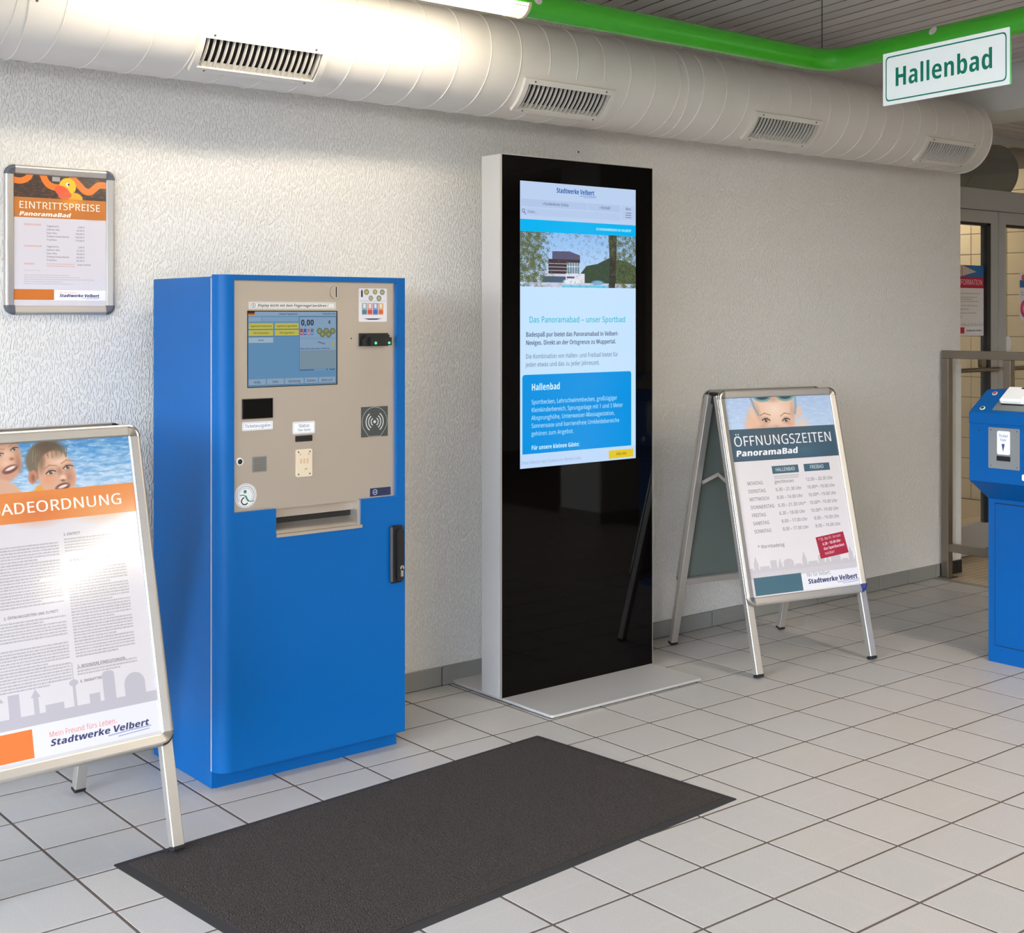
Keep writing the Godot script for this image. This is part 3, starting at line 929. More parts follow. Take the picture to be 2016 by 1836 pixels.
func small_prints() -> void:
	var p := Pic.new(760, 64, 0, 64, 760, 64, Color8(226, 222, 214))
	p.rect(10, 8, 750, 56, Color8(60, 58, 58))
	p.rect(12, 10, 748, 54, Color8(230, 227, 220))
	p.arc(40, 32, 16, 0, 360, 3, Color8(40, 40, 40))
	p.text("i", 36, 22, 20, Color8(40, 40, 40), true)
	p.text("Display leicht mit dem Fingernagel berühren !", 72, 20, 24, Color8(52, 46, 46), true, 690, 0.25)
	M.strip = printed(p.texture(), 0.5)
	p = Pic.new(330, 340, 0, 340, 330, 340, Color8(226, 224, 226))
	for k in 5:
		var c: Vector2 = [Vector2(90, 302), Vector2(190, 304), Vector2(275, 302), Vector2(140, 240), Vector2(236, 240)][k]
		p.ell(c.x, c.y, 30 - 3 * (k % 2), 30 - 3 * (k % 2), Color8(126, 124, 96), 0.1)
		p.ell(c.x, c.y, 20, 20, Color8(196, 184, 84) if k < 2 else Color8(176, 172, 140), 0.2)
	p.poly([[26, 310], [36, 330], [46, 310], [46, 250], [26, 250]], Color8(40, 44, 60))
	p.rect(8, 208, 322, 211, Color8(150, 150, 156))
	for k in 4:
		p.rect(36 + 64 * k, 70, 96 + 64 * k, 190, [Color8(150, 170, 178), Color8(214, 150, 136), Color8(120, 150, 200), Color8(224, 166, 110)][k])
		p.rect(40 + 64 * k, 80, 92 + 64 * k, 120, [Color8(80, 120, 136), Color8(200, 76, 60), Color8(60, 100, 180), Color8(210, 96, 60)][k])
		p.rect(52 + 64 * k, 140, 80 + 64 * k, 182, Color8(226, 222, 214))
	p.poly([[56, 34], [270, 34], [210, 20], [116, 20]], Color8(40, 46, 84))
	M.coins = printed(p.texture(), 0.4)
	p = Pic.new(420, 112, 0, 112, 420, 112, Color8(238, 238, 238))
	p.rect(14, 10, 406, 102, Color8(120, 130, 150))
	p.rect(17, 13, 403, 99, Color8(240, 240, 240))
	p.text("Ticketausgabe", 32, 38, 40, Color8(70, 82, 112), false, 388)
	M.ticket_out = printed(p.texture(), 0.5)
	p = Pic.new(320, 156, 0, 156, 320, 156, Color8(238, 238, 238))
	p.rect(10, 10, 310, 146, Color8(120, 130, 150))
	p.rect(13, 13, 307, 143, Color8(240, 240, 240))
	p.text("Status", 160, 84, 40, Color8(70, 82, 112), false, -1e9, 0, 0, true)
	p.text("10er Karte", 160, 32, 30, Color8(80, 92, 118), false, -1e9, 0, 0, true)
	M.status = printed(p.texture(), 0.5)
	p = Pic.new(420, 410, -105, 103, 210, 205, Color8(66, 70, 68))
	var lt := Color8(206, 210, 204)
	p.arc(0, 2, 98, -30, 210, 2.2, lt, 40)
	p.stroke([[-85, -47], [-48, -98], [48, -98], [85, -47]], 2.2, lt)
	p.ell(0, 0, 11, 11, lt, 0.1)
	for r in [28, 48, 68]:
		p.arc(0, 0, r, -52, 52, 7, lt)
		p.arc(0, 0, r, 128, 232, 7, lt)
	M.contactless = printed(p.texture(), 0.5)
	p = Pic.new(256, 256, -1, 1, 2, 2, Color8(230, 230, 228))
	p.arc(0, 0, 0.92, 0, 360, 0.03, Color8(130, 132, 140), 48)
	p.arc(0, 0, 0.62, -40, 230, 0.03, Color8(130, 132, 140), 40)
	for k in 34:
		var q := deg_to_rad(-30 + 7.4 * k)
		p.ell(0.77 * cos(q), 0.77 * sin(q), 0.045, 0.05, Color8(96, 98, 108), 0.5)
	p.ell(-0.04, 0.33, 0.15, 0.15, Color8(50, 128, 96), 0.1)
	p.curve([[-0.5, 0.04], [-0.2, 0.08], [0.02, -0.06]], 0.08, Color8(60, 128, 100))
	p.stroke([[0.02, -0.06], [0.14, -0.3], [0.26, -0.44]], 0.15, Color8(60, 128, 100))
	p.stroke([[0.26, -0.44], [0.46, -0.5], [0.7, -0.48]], 0.08, Color8(60, 128, 100))
	p.arc(-0.07, -0.44, 0.29, 105, 320, 0.1, Color8(22, 24, 50))
	M.access = printed(p.texture(), 0.5)
	p = Pic.new(328, 112, 0, 112, 328, 112, Color8(30, 42, 78))
	p.arc(80, 56, 34, 20, 340, 8, Color8(206, 214, 232))
	p.text("mdb", 58, 46, 20, Color8(214, 220, 236), true, 112)
	p.text("GmbH", 170, 38, 18, Color8(16, 22, 44), true)
	M.maker = printed(p.texture(), 0.4)
	p = Pic.new(170, 272, 0, 272, 170, 272, Color8(226, 208, 178))
	for c in [[26, 246], [144, 246], [26, 26], [144, 26]]:
		p.ell(c[0], c[1], 9, 9, Color8(70, 64, 58), 0.3)
	for k in 3:
		p.rect(40 + 34 * k, 130, 62 + 34 * k, 180, Color8(214, 180, 146))
	p.text("A", 36, 214, 18, Color8(200, 120, 80), true)
	p.text("A", 124, 214, 18, Color8(200, 120, 80), true)
	p.text("1", 84, 60, 20, Color8(190, 120, 90), true)
	p.ell(108, 76, 6, 6, Color8(40, 36, 34), 0.3)
	M.old_key = printed(p.texture(), 0.5)
	# sign on the pipe
	p = Pic.new(1040, 344, 0, 344, 1040, 344, Color8(228, 236, 236))
	var green := Color8(14, 112, 92)
	for e in [[24, 26, green], [33, 22, Color8(228, 236, 236)]]:
		var r: float = e[1]
		var o: float = e[0]
		p.rect(o + r, o, 1040 - o - r, 344 - o, e[2])
		p.rect(o, o + r, 1040 - o, 344 - o - r, e[2])
		for c in [[o + r, o + r], [1040 - o - r, o + r], [o + r, 344 - o - r], [1040 - o - r, 344 - o - r]]:
			p.ell(c[0], c[1], r, r, e[2], 0.1)
	p.text("Hallenbad", 98, 116, 122, green, true, 920)
	var st := p.texture()
	M.sign = printed(st, 0.35)
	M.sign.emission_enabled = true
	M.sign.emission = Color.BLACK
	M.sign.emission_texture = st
	M.sign.emission_energy_multiplier = 0.42  # weak glow added to lift the sign beyond the light that reaches it
	# round marks on the pipe
	p = Pic.new(128, 128, -1, 1, 2, 2, Color8(230, 222, 220))
	p.arc(0, 0, 0.9, 0, 360, 0.06, Color8(190, 160, 160))
	p.rect(-0.75, -0.05, 0.75, 0.05, Color8(190, 130, 130))
	p.text("1", -0.1, -0.62, 0.45, Color8(150, 110, 110), true)
	p.text("2", -0.12, 0.2, 0.45, Color8(150, 110, 110), true)
	M.mark = printed(p.texture(), 0.5)
	# turnstile column
	p = Pic.new(190, 330, 0, 330, 190, 330, Color8(236, 238, 242))
	var nb := Color8(40, 66, 130)
	p.text("Ticket", 95, 244, 38, nb, false, -1e9, 0, 0, true)
	p.text("hier", 95, 188, 38, nb, false, -1e9, 0, 0, true)
	p.poly([[68, 150], [116, 150], [92, 36]], nb)
	M.ticket_here = printed(p.texture(), 0.4)
	p = Pic.new(256, 440, 0, 440, 256, 440, Color8(236, 230, 228))
	p.rect(0, 368, 256, 440, Color8(40, 110, 170))
	p.poly([[0, 440], [60, 440], [190, 400], [60, 372], [0, 368]], Color8(210, 190, 176))
	for k in 4:
		p.stroke([[8 + 16 * k, 372], [14 + 16 * k, 400], [6 + 16 * k, 436]], 4, Color8(150, 90, 80))
	p.rect(0, 298, 256, 368, Color8(196, 24, 62))
	p.text("INFORMATION", 12, 318, 34, Color8(246, 226, 230), false, 246)
	for k in 8:
		p.greek(14, [220, 200, 150, 210, 200, 120, 190, 60][k], [262, 238, 226, 212, 186, 164, 140, 118][k], 5, Color8(120, 110, 116))
	skyline(p, 0, 256, 58, 420.0, Color8(214, 208, 210))
	p.rect(0, 10, 256, 60, Color8(240, 238, 240))
	p.rect(14, 16, 80, 54, Color8(206, 24, 60))
	p.text("Stadtwerke Velbert", 96, 28, 11, NAVY, true, 240, 0.2)
	M.information = printed(p.texture(), 0.5)
	p = Pic.new(220, 310, 0, 310, 220, 310, Color8(232, 230, 236))
	p.rect(0, 214, 220, 262, Color8(50, 110, 180))
	p.ell(46, 278, 26, 24, Color8(206, 96, 80), 0.2)
	p.greek(12, 190, 180, 6, Color8(96, 96, 110))
	p.greek(12, 150, 164, 6, Color8(96, 96, 110))
	p.ell(60, 76, 54, 60, Color8(216, 60, 100), 0.1)
	p.ell(60, 76, 30, 34, Color8(232, 160, 180), 0.3)
	M.notice = printed(p.texture(), 0.5)

# ---------------------------------------------------------------- the place
func _ready() -> void:
	# camera: level, lens shifted
	var cam := Camera3D.new()
	cam.name = "camera"
	cam.projection = Camera3D.PROJECTION_FRUSTUM
	cam.near = 0.05
	cam.far = 60.0
	var f := 2657.33
	cam.size = 2.0 * (918.0 / f) * cam.near
	cam.frustum_offset = Vector2((1008.0 - 1192.13) / f, -(918.0 - 619.887) / f) * cam.near
	cam.position = Vector3(0, 1.5, 0)
	cam.rotation.y = -0.7207
	add_child(cam)
	cam.current = true
	# daylight, which comes in through the glazed front at the far left
	var env := Environment.new()
	env.background_mode = Environment.BG_SKY
	var sky := Sky.new()
	var air := ProceduralSkyMaterial.new()
	air.sky_top_color = Color8(186, 200, 220)
	air.sky_horizon_color = Color8(216, 224, 234)
	air.ground_bottom_color = Color8(120, 120, 118)
	air.ground_horizon_color = Color8(170, 172, 174)
	air.sky_energy_multiplier = 4.2
	air.ground_energy_multiplier = 2.1
	sky.sky_material = air
	env.sky = sky
	env.tonemap_mode = Environment.TONE_MAPPER_LINEAR
	env.tonemap_exposure = 1.02
	env.sdfgi_enabled = true
	env.ssao_enabled = true
	env.ssil_enabled = true
	var we := WorldEnvironment.new()
	we.name = "world"
	we.environment = env
	add_child(we)
	make_materials()
	small_prints()
	build_shell()
	build_floor()
	build_ceiling()
	build_doors()
	build_pipe()
	build_duct()
	build_machine()
	build_kiosk()
	build_boards()
	build_price_frame()
	build_mat()
	build_column()
	build_railing()
	build_details()

func build_shell() -> void:
	struct("wall_back", bx(Vector3(-2.2, 0, -4.82), Vector3(WALL_END, CEIL + 0.1, WALL_Z)), M.plaster, "white rough plaster wall behind the machines")
	struct("wall_front", bx(Vector3(-2.4, 0, 3.5), Vector3(9.7, CEIL + 0.1, 3.7)), M.white, "white wall behind the viewer")
	# glazed front at the far left: piers, sill and lintel round one wide opening
	var b := MB.new()
	b.box(Vector3(-2.4, 0, -4.82), Vector3(-2.2, CEIL + 0.1, -3.6))
	b.box(Vector3(-2.4, 0, 3.0), Vector3(-2.2, CEIL + 0.1, 3.5))
	b.box(Vector3(-2.4, 2.6, -3.6), Vector3(-2.2, CEIL + 0.1, 3.0))
	b.box(Vector3(-2.4, 0, -3.6), Vector3(-2.2, 0.12, 3.0))
	struct("wall_left", b.mesh(), M.white, "white wall round the glazed front")
	b = MB.new()
	for k in 7:
		var z := -3.6 + 1.1 * k
		b.box(Vector3(-2.34, 0.12, z - 0.03), Vector3(-2.26, 2.6, z + 0.03))
	b.box(Vector3(-2.34, 0.12, -3.6), Vector3(-2.26, 0.18, 3.0))
	b.box(Vector3(-2.34, 2.54, -3.6), Vector3(-2.26, 2.6, 3.0))
	var win := struct("window_1", b.mesh(), M.door_grey, "grey framed glazed front letting in daylight")
	for k in 6:
		part(win, "pane", bx(Vector3(-2.303, 0.18, -3.57 + 1.1 * k), Vector3(-2.297, 2.54, -2.53 + 1.1 * k)), M.pane)
	struct("wall_corridor", bx(Vector3(5.0, 0, -7.7), Vector3(9.5, CEIL + 0.1, -7.5)), M.white, "end wall of the corridor behind the glass door")
	struct("wall_corridor_side", bx(Vector3(4.9, 0, -7.5), Vector3(5.0, CEIL + 0.1, -4.82)), M.white, "side wall of the corridor behind the glass door")
	# beige tiled wall at the far right
	var wr := struct("wall_right", bx(Vector3(9.505, 0, -7.7), Vector3(9.7, CEIL + 0.1, 3.5)), M.beige_grout, "beige tiled wall beyond the glass door")
	var tw := 0.33
	var th := 0.166
	var tm := cb(Vector3(0.01, th - 0.005, tw - 0.006), 0.0015)
	for r in 16:
		for c in 7:
			part(wr, "tile", tm, M.beige_tile[(r * 3 + c * 5) % 3], pos(9.503, th * (r + 0.5), -4.98 - tw * (c + 0.5)))
	var rest := MultiMesh.new()
	rest.transform_format = MultiMesh.TRANSFORM_3D
	rest.mesh = tm
	rest.instance_count = 17 * 25
	for r in 17:
		for c in 25:
			rest.set_instance_transform(r * 25 + c, pos(9.503, th * (r + 0.5), -4.98 + tw * (c + 0.5)))
	var mm := MultiMeshInstance3D.new()
	mm.name = "tiles"
	mm.multimesh = rest
	mm.material_override = M.beige_tile[0]
	mm.set_meta("kind", "stuff")
	wr.add_child(mm)
	# skirting of grey tiles
	var bb := struct("baseboard_back", bx(Vector3(-2.2, 0, WALL_Z), Vector3(WALL_END, 0.073, WALL_Z + 0.004)), M.grout, "grey tile skirting along the plaster wall")
	var sm := cb(Vector3(PITCH - 0.006, 0.076, 0.011), 0.002)
	for k in range(-19, 14):
		var x := GRID.x + PITCH * k - 0.03 + PITCH / 2
		if x > -2.0 and x + PITCH / 2 < WALL_END + 0.02:
			part(bb, "tile", sm, M.base_tile, pos(x, 0.0385, WALL_Z + 0.0055))
	part(bb, "tile", bx(Vector3(6.535, 0.0005, WALL_Z), Vector3(6.755, 0.0765, WALL_Z + 0.011), 0.002), M.base_tile)
	var guard := MB.new()
	guard.xf = Transform3D(Basis(Vector3(1, 0, 0), Vector3(0, 0, 1), Vector3(0, 1, 0)), Vector3.ZERO)
	guard.prism(PackedVector2Array([Vector2(-0.045, 0), Vector2(0.003, 0), Vector2(0.003, -0.05), Vector2(0.0, -0.05), Vector2(0.0, -0.003), Vector2(-0.045, -0.003)]), 0, 1.13)
	var gd := struct("trim_1", guard.mesh(), M.white_plastic, "white corner guard on the end of the plaster wall")
	gd.transform = Transform3D(Basis(), Vector3(WALL_END, 0.08, WALL_Z + 0.003))
	# pillar further to the right, seen only as a reflection in the kiosk glass
	var pl := struct("pillar", bx(Vector3(6.35, 0, -1.1), Vector3(6.8, CEIL, -0.65), 0.006), M.white, "white square pillar beyond the right edge of the view", "pillar")
	part(pl, "base_tiles", bx(Vector3(6.342, 0, -1.108), Vector3(6.808, 0.08, -0.642), 0.002), M.base_tile)

func build_floor() -> void:
	var fl := struct("floor", bx(Vector3(-2.4, -0.12, -7.7), Vector3(9.7, -0.0009, 3.7)), M.grout, "pale speckled square floor tiles with dark joints")
	var size := PITCH - 0.0088
	var tm := cb(Vector3(size, 0.012, size), 0.0005)
	var cut := WALL_Z + 0.011
	var rng := RandomNumberGenerator.new()
	rng.seed = 5
	var rest: Array[Transform3D] = []
	for i in range(-21, 14):
		for j in range(-6, 26):
			var x := GRID.x + PITCH * (i + 0.5)
			var z := GRID.y + PITCH * (j + 0.5)
			var tilt := Basis.from_euler(Vector3(rng.randf_range(-0.0012, 0.0012), 0, rng.randf_range(-0.0012, 0.0012)))
			var shade := rng.randi() % 5
			if x + PITCH / 2 < -2.2 or x - PITCH / 2 > 6.45 or z > 3.4:
				continue
			var seen := x > 1.1 and z < -1.75 and z < -4.35 + x * 0.9 + 0.3
			if j == -6:
				var t := bx(Vector3(x - size / 2, -0.012, cut), Vector3(x + size / 2, 0, z + size / 2), 0.0012)
				if z + size / 2 > cut:
					part(fl, "tile", t, M.tiles[shade])
			elif seen:
				part(fl, "tile", tm, M.tiles[shade], Transform3D(tilt, Vector3(x, -0.006, z)))
			else:
				rest.append(Transform3D(tilt, Vector3(x, -0.006, z)))
	var mm := MultiMesh.new()
	mm.transform_format = MultiMesh.TRANSFORM_3D
	mm.mesh = tm
	mm.instance_count = rest.size()
	for k in rest.size():
		mm.set_instance_transform(k, rest[k])
	var o := MultiMeshInstance3D.new()
	o.name = "tiles"
	o.multimesh = mm
	o.material_override = M.tiles[0]
	o.set_meta("kind", "stuff")
	fl.add_child(o)
	# small beige tiles beyond the wall's end
	var ms := MultiMesh.new()
	ms.transform_format = MultiMesh.TRANSFORM_3D
	ms.mesh = cb(Vector3(0.046, 0.012, 0.046), 0.001)
	var spots: Array[Transform3D] = []
	for i in 59:
		for j in 62:
			spots.append(pos(6.555 + 0.05 * i, -0.006, -7.0 + 0.05 * j * 1.0))
	ms.instance_count = spots.size()
	for k in spots.size():
		ms.set_instance_transform(k, spots[k])
	var mo := MultiMeshInstance3D.new()
	mo.name = "mosaic_tiles"
	mo.multimesh = ms
	mo.material_override = M.mosaic
	mo.set_meta("kind", "stuff")
	fl.add_child(mo)
	part(fl, "edge_strip", bx(Vector3(6.46, -0.01, -4.54), Vector3(6.525, 0.001, 3.4), 0.001), M.base_tile)
	part(fl, "screed", bx(Vector3(6.53, -0.012, -3.92), Vector3(9.5, -0.001, 3.5)), M.mosaic)

func build_ceiling() -> void:
	var cl := struct("ceiling", bx(Vector3(-2.4, CEIL + 0.03, -7.7), Vector3(9.7, CEIL + 0.12, 3.7)), M.void, "grey ceiling of narrow metal slats with dark gaps")
	var turn := Basis(Vector3.UP, deg_to_rad(10.5))
	var rest: Array[Transform3D] = []
	var sm := MB.new()
	sm.prism(PackedVector2Array([Vector2(-0.043, 0.003), Vector2(-0.043, 0.001), Vector2(-0.042, 0), Vector2(0.042, 0), Vector2(0.043, 0.001), Vector2(0.043, 0.003)]), -0.5, 0.5)
	var slat := sm.mesh()
	# the slats run out from the wall; each is cut to the room
	for k in range(-90, 110):
		var foot := Vector3(4.0 + 0.1 * k, CEIL, WALL_Z)          # where it meets the wall's line
		var d := turn * Vector3(0, 0, 1)
		d = Vector3(-absf(d.x), 0, d.z)
		var t0 := 0.0
		var t1 := 7.9 / d.z
		if d.x < 0:
			if foot.x > SOFFIT_X: t0 = (foot.x - SOFFIT_X) / -d.x
			t1 = minf(t1, (foot.x + 2.2) / -d.x)
		if t1 - t0 < 0.05 or foot.x < -2.2:
			continue
		var a := foot + d * t0
		var b := foot + d * t1
		var bas := Basis(d.cross(Vector3.UP) * -1.0, Vector3.UP, d)
		bas.z = d * (b - a).length()
		var xf := Transform3D(bas, (a + b) / 2)
		if foot.x > 3.0 and foot.x < 8.2:
			part(cl, "slat", slat, M.slat[(k * 7 + 900) % 3], xf)
		else:
			rest.append(xf)
	var mm := MultiMesh.new()
	mm.transform_format = MultiMesh.TRANSFORM_3D
	mm.mesh = slat
	mm.instance_count = rest.size()
	for k in rest.size():
		mm.set_instance_transform(k, rest[k])
	var o := MultiMeshInstance3D.new()
	o.name = "slats"
	o.multimesh = mm
	o.material_override = M.slat[0]
	o.set_meta("kind", "stuff")
	cl.add_child(o)
	# lowered part beyond the wall's end: plaster edge, then slats along the wall's direction
	var sf := struct("trim_2", bx(Vector3(SOFFIT_X, LOW_CEIL, -4.82), Vector3(SOFFIT_X + 0.45, CEIL + 0.05, 3.5), 0.003), M.white, "white boxed ceiling edge at the end of the duct")
	var low := struct("ceiling_low", bx(Vector3(SOFFIT_X + 0.45, LOW_CEIL + 0.03, -4.82), Vector3(9.5, LOW_CEIL + 0.1, 3.5)), M.void, "lowered slatted ceiling above the turnstile")
	for k in 84:
		part(low, "slat", slat, M.slat[k % 3], Transform3D(Basis(Vector3(0, 0, 1), Vector3.UP, Vector3(2.45, 0, 0)), Vector3(SOFFIT_X + 0.45 + 1.225, LOW_CEIL, -4.77 + 0.1 * k)))
	var cor := struct("ceiling_corridor", bx(Vector3(5.0, CEIL, -7.5), Vector3(9.5, CEIL + 0.1, -4.82)), M.void, "slatted ceiling of the corridor behind the glass door")
	for k in 26:
		part(cor, "slat", slat, M.slat[k % 3], Transform3D(Basis(Vector3(0, 0, 1), Vector3.UP, Vector3(4.5, 0, 0)), Vector3(7.25, CEIL - 0.05, -7.42 + 0.1 * k)))
	sf.set_meta("category", "ceiling edge")

func build_doors() -> void:
	# grey aluminium glazed partition set back behind the wall's end
	var b := MB.new()
	b.box(Vector3(6.76, 2.159, -4.86), Vector3(9.5, 2.289, -4.79))
	b.box(Vector3(6.76, 2.594, -4.86), Vector3(9.5, LOW_CEIL, -4.79))
	b.box(Vector3(6.76, LOW_CEIL, -4.86), Vector3(9.5, CEIL + 0.1, -4.825))
	b.box(Vector3(6.76, 0, -4.86), Vector3(6.83, 2.6, -4.79))
	b.box(Vector3(9.43, 0, -4.86), Vector3(9.5, 2.6, -4.79))
	b.box(Vector3(8.3, 0, -4.86), Vector3(8.37, 2.6, -4.79))
	var fr := struct("door_frame", b.mesh(), M.door_grey, "grey metal frame of the glass door", "door frame")
	part(fr, "pane", bx(Vector3(6.83, 2.289, -4.828), Vector3(8.3, 2.594, -4.822)), M.pane)
	part(fr, "pane", bx(Vector3(8.37, 2.289, -4.828), Vector3(9.43, 2.594, -4.822)), M.pane)
	part(fr, "pane", bx(Vector3(8.37, 0.02, -4.828), Vector3(9.43, 2.159, -4.822)), M.pane)
	for e in [[0, 6.835, 7.535], [1, 7.545, 8.295]]:
		var x0: float = e[1]
		var x1: float = e[2]
		var m := MB.new()
		m.box(Vector3(x0, 0.01, -4.85), Vector3(x0 + 0.083, 2.155, -4.80))
		m.box(Vector3(x1 - 0.083, 0.01, -4.85), Vector3(x1, 2.155, -4.80))
		m.box(Vector3(x0 + 0.083, 2.078, -4.85), Vector3(x1 - 0.083, 2.155, -4.80))
		m.box(Vector3(x0 + 0.083, 0.01, -4.85), Vector3(x1 - 0.083, 0.194, -4.80))
		var d := struct("door_%d" % (1 + e[0]), m.mesh(), M.door_grey, ["grey framed glass door leaf beside the plaster wall", "grey framed glass door leaf further right"][e[0]])
		part(d, "pane", bx(Vector3(x0 + 0.083, 0.194, -4.828), Vector3(x1 - 0.083, 2.078, -4.822)), M.pane)
		var gk := MB.new()
		gk.box(Vector3(x1 - 0.123, 0.194, -4.846), Vector3(x1 - 0.083, 2.078, -4.798))
		gk.box(Vector3(x0 + 0.083, 2.062, -4.846), Vector3(x1 - 0.083, 2.078, -4.798))
		part(d, "gasket", gk.mesh(), M.black)
		var t := MB.new()
		t.tube([Vector3(x0 + 0.05, 1.16, -4.80), Vector3(x0 + 0.06, 1.16, -4.755), Vector3(x1 - 0.06, 1.16, -4.755), Vector3(x1 - 0.05, 1.16, -4.80)], 0.014, 10)
		part(d, "push_bar", t.mesh(), M.rail)
		part(d, "handle", plate(rounded(0.05, 0.1, 0.02), 0.03), M.rail, pos(x1 - 0.2, 1.22, -4.80))
	var st := MB.new()
	st.lathe([Vector2(0, 0.055), Vector2(0.02, 0.05), Vector2(0.024, 0.03), Vector2(0.024, 0.0)], 16)
	var stop := thing("door_stop", "small metal door stop on the floor before the glass door", "door stop", Vector3(7.345, 0, -4.74))
	part(stop, "body", st.mesh(), M.rail, turned(Vector3.RIGHT, -90, Vector3.ZERO))
	# papers on the glass
	var n := thing("information_poster", "information sheet with red band taped to the glass door", "poster", Vector3(7.2525, 1.59, -4.8205))
	part(n, "sheet", plate(rounded(0.305, 0.44, 0.001, 1), 0.0008), M.information)
	n = thing("door_notice", "white notice with blue and pink print on the right door glass", "notice", Vector3(7.93, 1.62, -4.8205))
	part(n, "sheet", plate(rounded(0.22, 0.31, 0.001, 1), 0.0008), M.notice)
	n = thing("oval_sticker", "small white oval sticker low on the right door glass", "sticker", Vector3(7.682, 1.31, -4.8205))
	var el := PackedVector2Array()
	for k in 24:
		el.append(Vector2(0.042 * cos(TAU * k / 24), 0.055 * sin(TAU * k / 24)))
	part(n, "sheet", plate(el, 0.0008), M.white_plastic)
	# duct in the corridor, its unlit darkness put into the colour
	var du := thing("corridor_duct", "round duct with its shade put in the colour behind the glass above the door", "duct", Vector3(5.01, 2.53, -5.5))
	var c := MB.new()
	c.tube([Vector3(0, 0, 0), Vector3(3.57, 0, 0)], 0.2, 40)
	part(du, "shell", c.mesh(), M.shaded_duct)
	for x in [0.6, 1.4, 2.2, 3.0, 3.56]:
		c = MB.new()
		c.tube([Vector3(x, 0, 0), Vector3(x + 0.01, 0, 0)], 0.204, 40)
		part(du, "joint_ring", c.mesh(), M.shaded_duct)
	# corridor lamp
	var lp := thing("corridor_lamp", "small ceiling lamp seen past the dark duct", "lamp", Vector3(8.75, CEIL - 0.055, -6.4))
	part(lp, "housing", bx(Vector3(-0.6, -0.02, -0.07), Vector3(0.6, 0.0, 0.07), 0.003), M.white)
	part(lp, "diffuser_light", bx(Vector3(-0.58, -0.024, -0.055), Vector3(0.58, -0.0201, 0.055)), M.tube)
	area_light("corridor_lamp_light", Vector3(8.75, CEIL - 0.09, -6.4), Vector3.DOWN, Vector2(1.15, 0.1), 2.0)

func area_light(called: String, at: Vector3, towards: Vector3, size: Vector2, energy: float, along := Vector3.RIGHT) -> void:
	var l := AreaLight3D.new()
	l.name = numbered(called)
	l.area_size = size
	l.light_energy = energy
	l.light_color = Color8(255, 242, 220)
	l.shadow_enabled = true
	l.area_range = 20.0
	l.area_attenuation = 2.0
	var z := -towards.normalized()
	var x := (along - z * along.dot(z)).normalized()
	l.transform = Transform3D(Basis(x, z.cross(x), z), at)
	add_child(l)

func lamp_insert(parent: Node3D, a: Vector3, b: Vector3, energy: float, tag: String) -> void:
	# a louvred fluorescent insert let into the underside of the pipe
	var d := (b - a).normalized()
	var side := d.cross(Vector3.UP).normalized()
	var m := MB.new()
	m.xf = Transform3D(Basis(side, Vector3.UP, -d), a)
	var L := (b - a).length()
	var prof := PackedVector2Array()
	for k in 13:
		var q := deg_to_rad(-168 + 156.0 * k / 12)
		prof.append(Vector2((PIPE_R + 0.006) * cos(q), (PIPE_R + 0.006) * sin(q)))
	m.prism(prof, 0, -L, true)
	part(parent, "diffuser_light", m.mesh(), M.tube)
	for e in [0.0, -L]:
		m = MB.new()
		m.xf = Transform3D(Basis(side, Vector3.UP, -d), a)
		var ring := PackedVector2Array()
		for k in 13:
			var q := deg_to_rad(-172 + 164.0 * k / 12)
			ring.append(Vector2((PIPE_R + 0.009) * cos(q), (PIPE_R + 0.009) * sin(q)))
		m.prism(ring, e - 0.006, e + 0.006, true)
		part(parent, "end_cap", m.mesh(), M.cream)
	for n in 7:
		for e in [-1.0, 1.0]:
			m = MB.new()
			m.xf = Transform3D(Basis(side, Vector3.UP, -d), a)
			var q := deg_to_rad(-90 + 11.0 * (n - 3) * 2)
			var p := Vector3((PIPE_R + 0.0065) * cos(q), (PIPE_R + 0.0065) * sin(q), 0)
			var z0 := -0.006 if e < 0 else -L + 0.006
			m.cbox(p + Vector3(0, 0, z0 - e * -0.03), Vector3(0.003, 0.003, 0.06), 0.0005)
			part(parent, "louvre", m.mesh(), M.cream)
	# the lamps further off shine down; the one by the wall has a light before each flank of its diffuser
	if tag != "wall_lamp_light":
		area_light(tag, (a + b) / 2 + Vector3(0, -PIPE_R - 0.012, 0), Vector3.DOWN, Vector2(L - 0.04, 0.07), energy, d)
		return
	for e in [1.0, -1.0]:
		var out: Vector3 = (side * e * 0.66 + Vector3.DOWN * 0.75).normalized()
		area_light(tag, (a + b) / 2 + side * e * (PIPE_R + 0.009) + Vector3(0, -0.022, 0), out, Vector2(L - 0.04, 0.06), energy * 0.62, d)

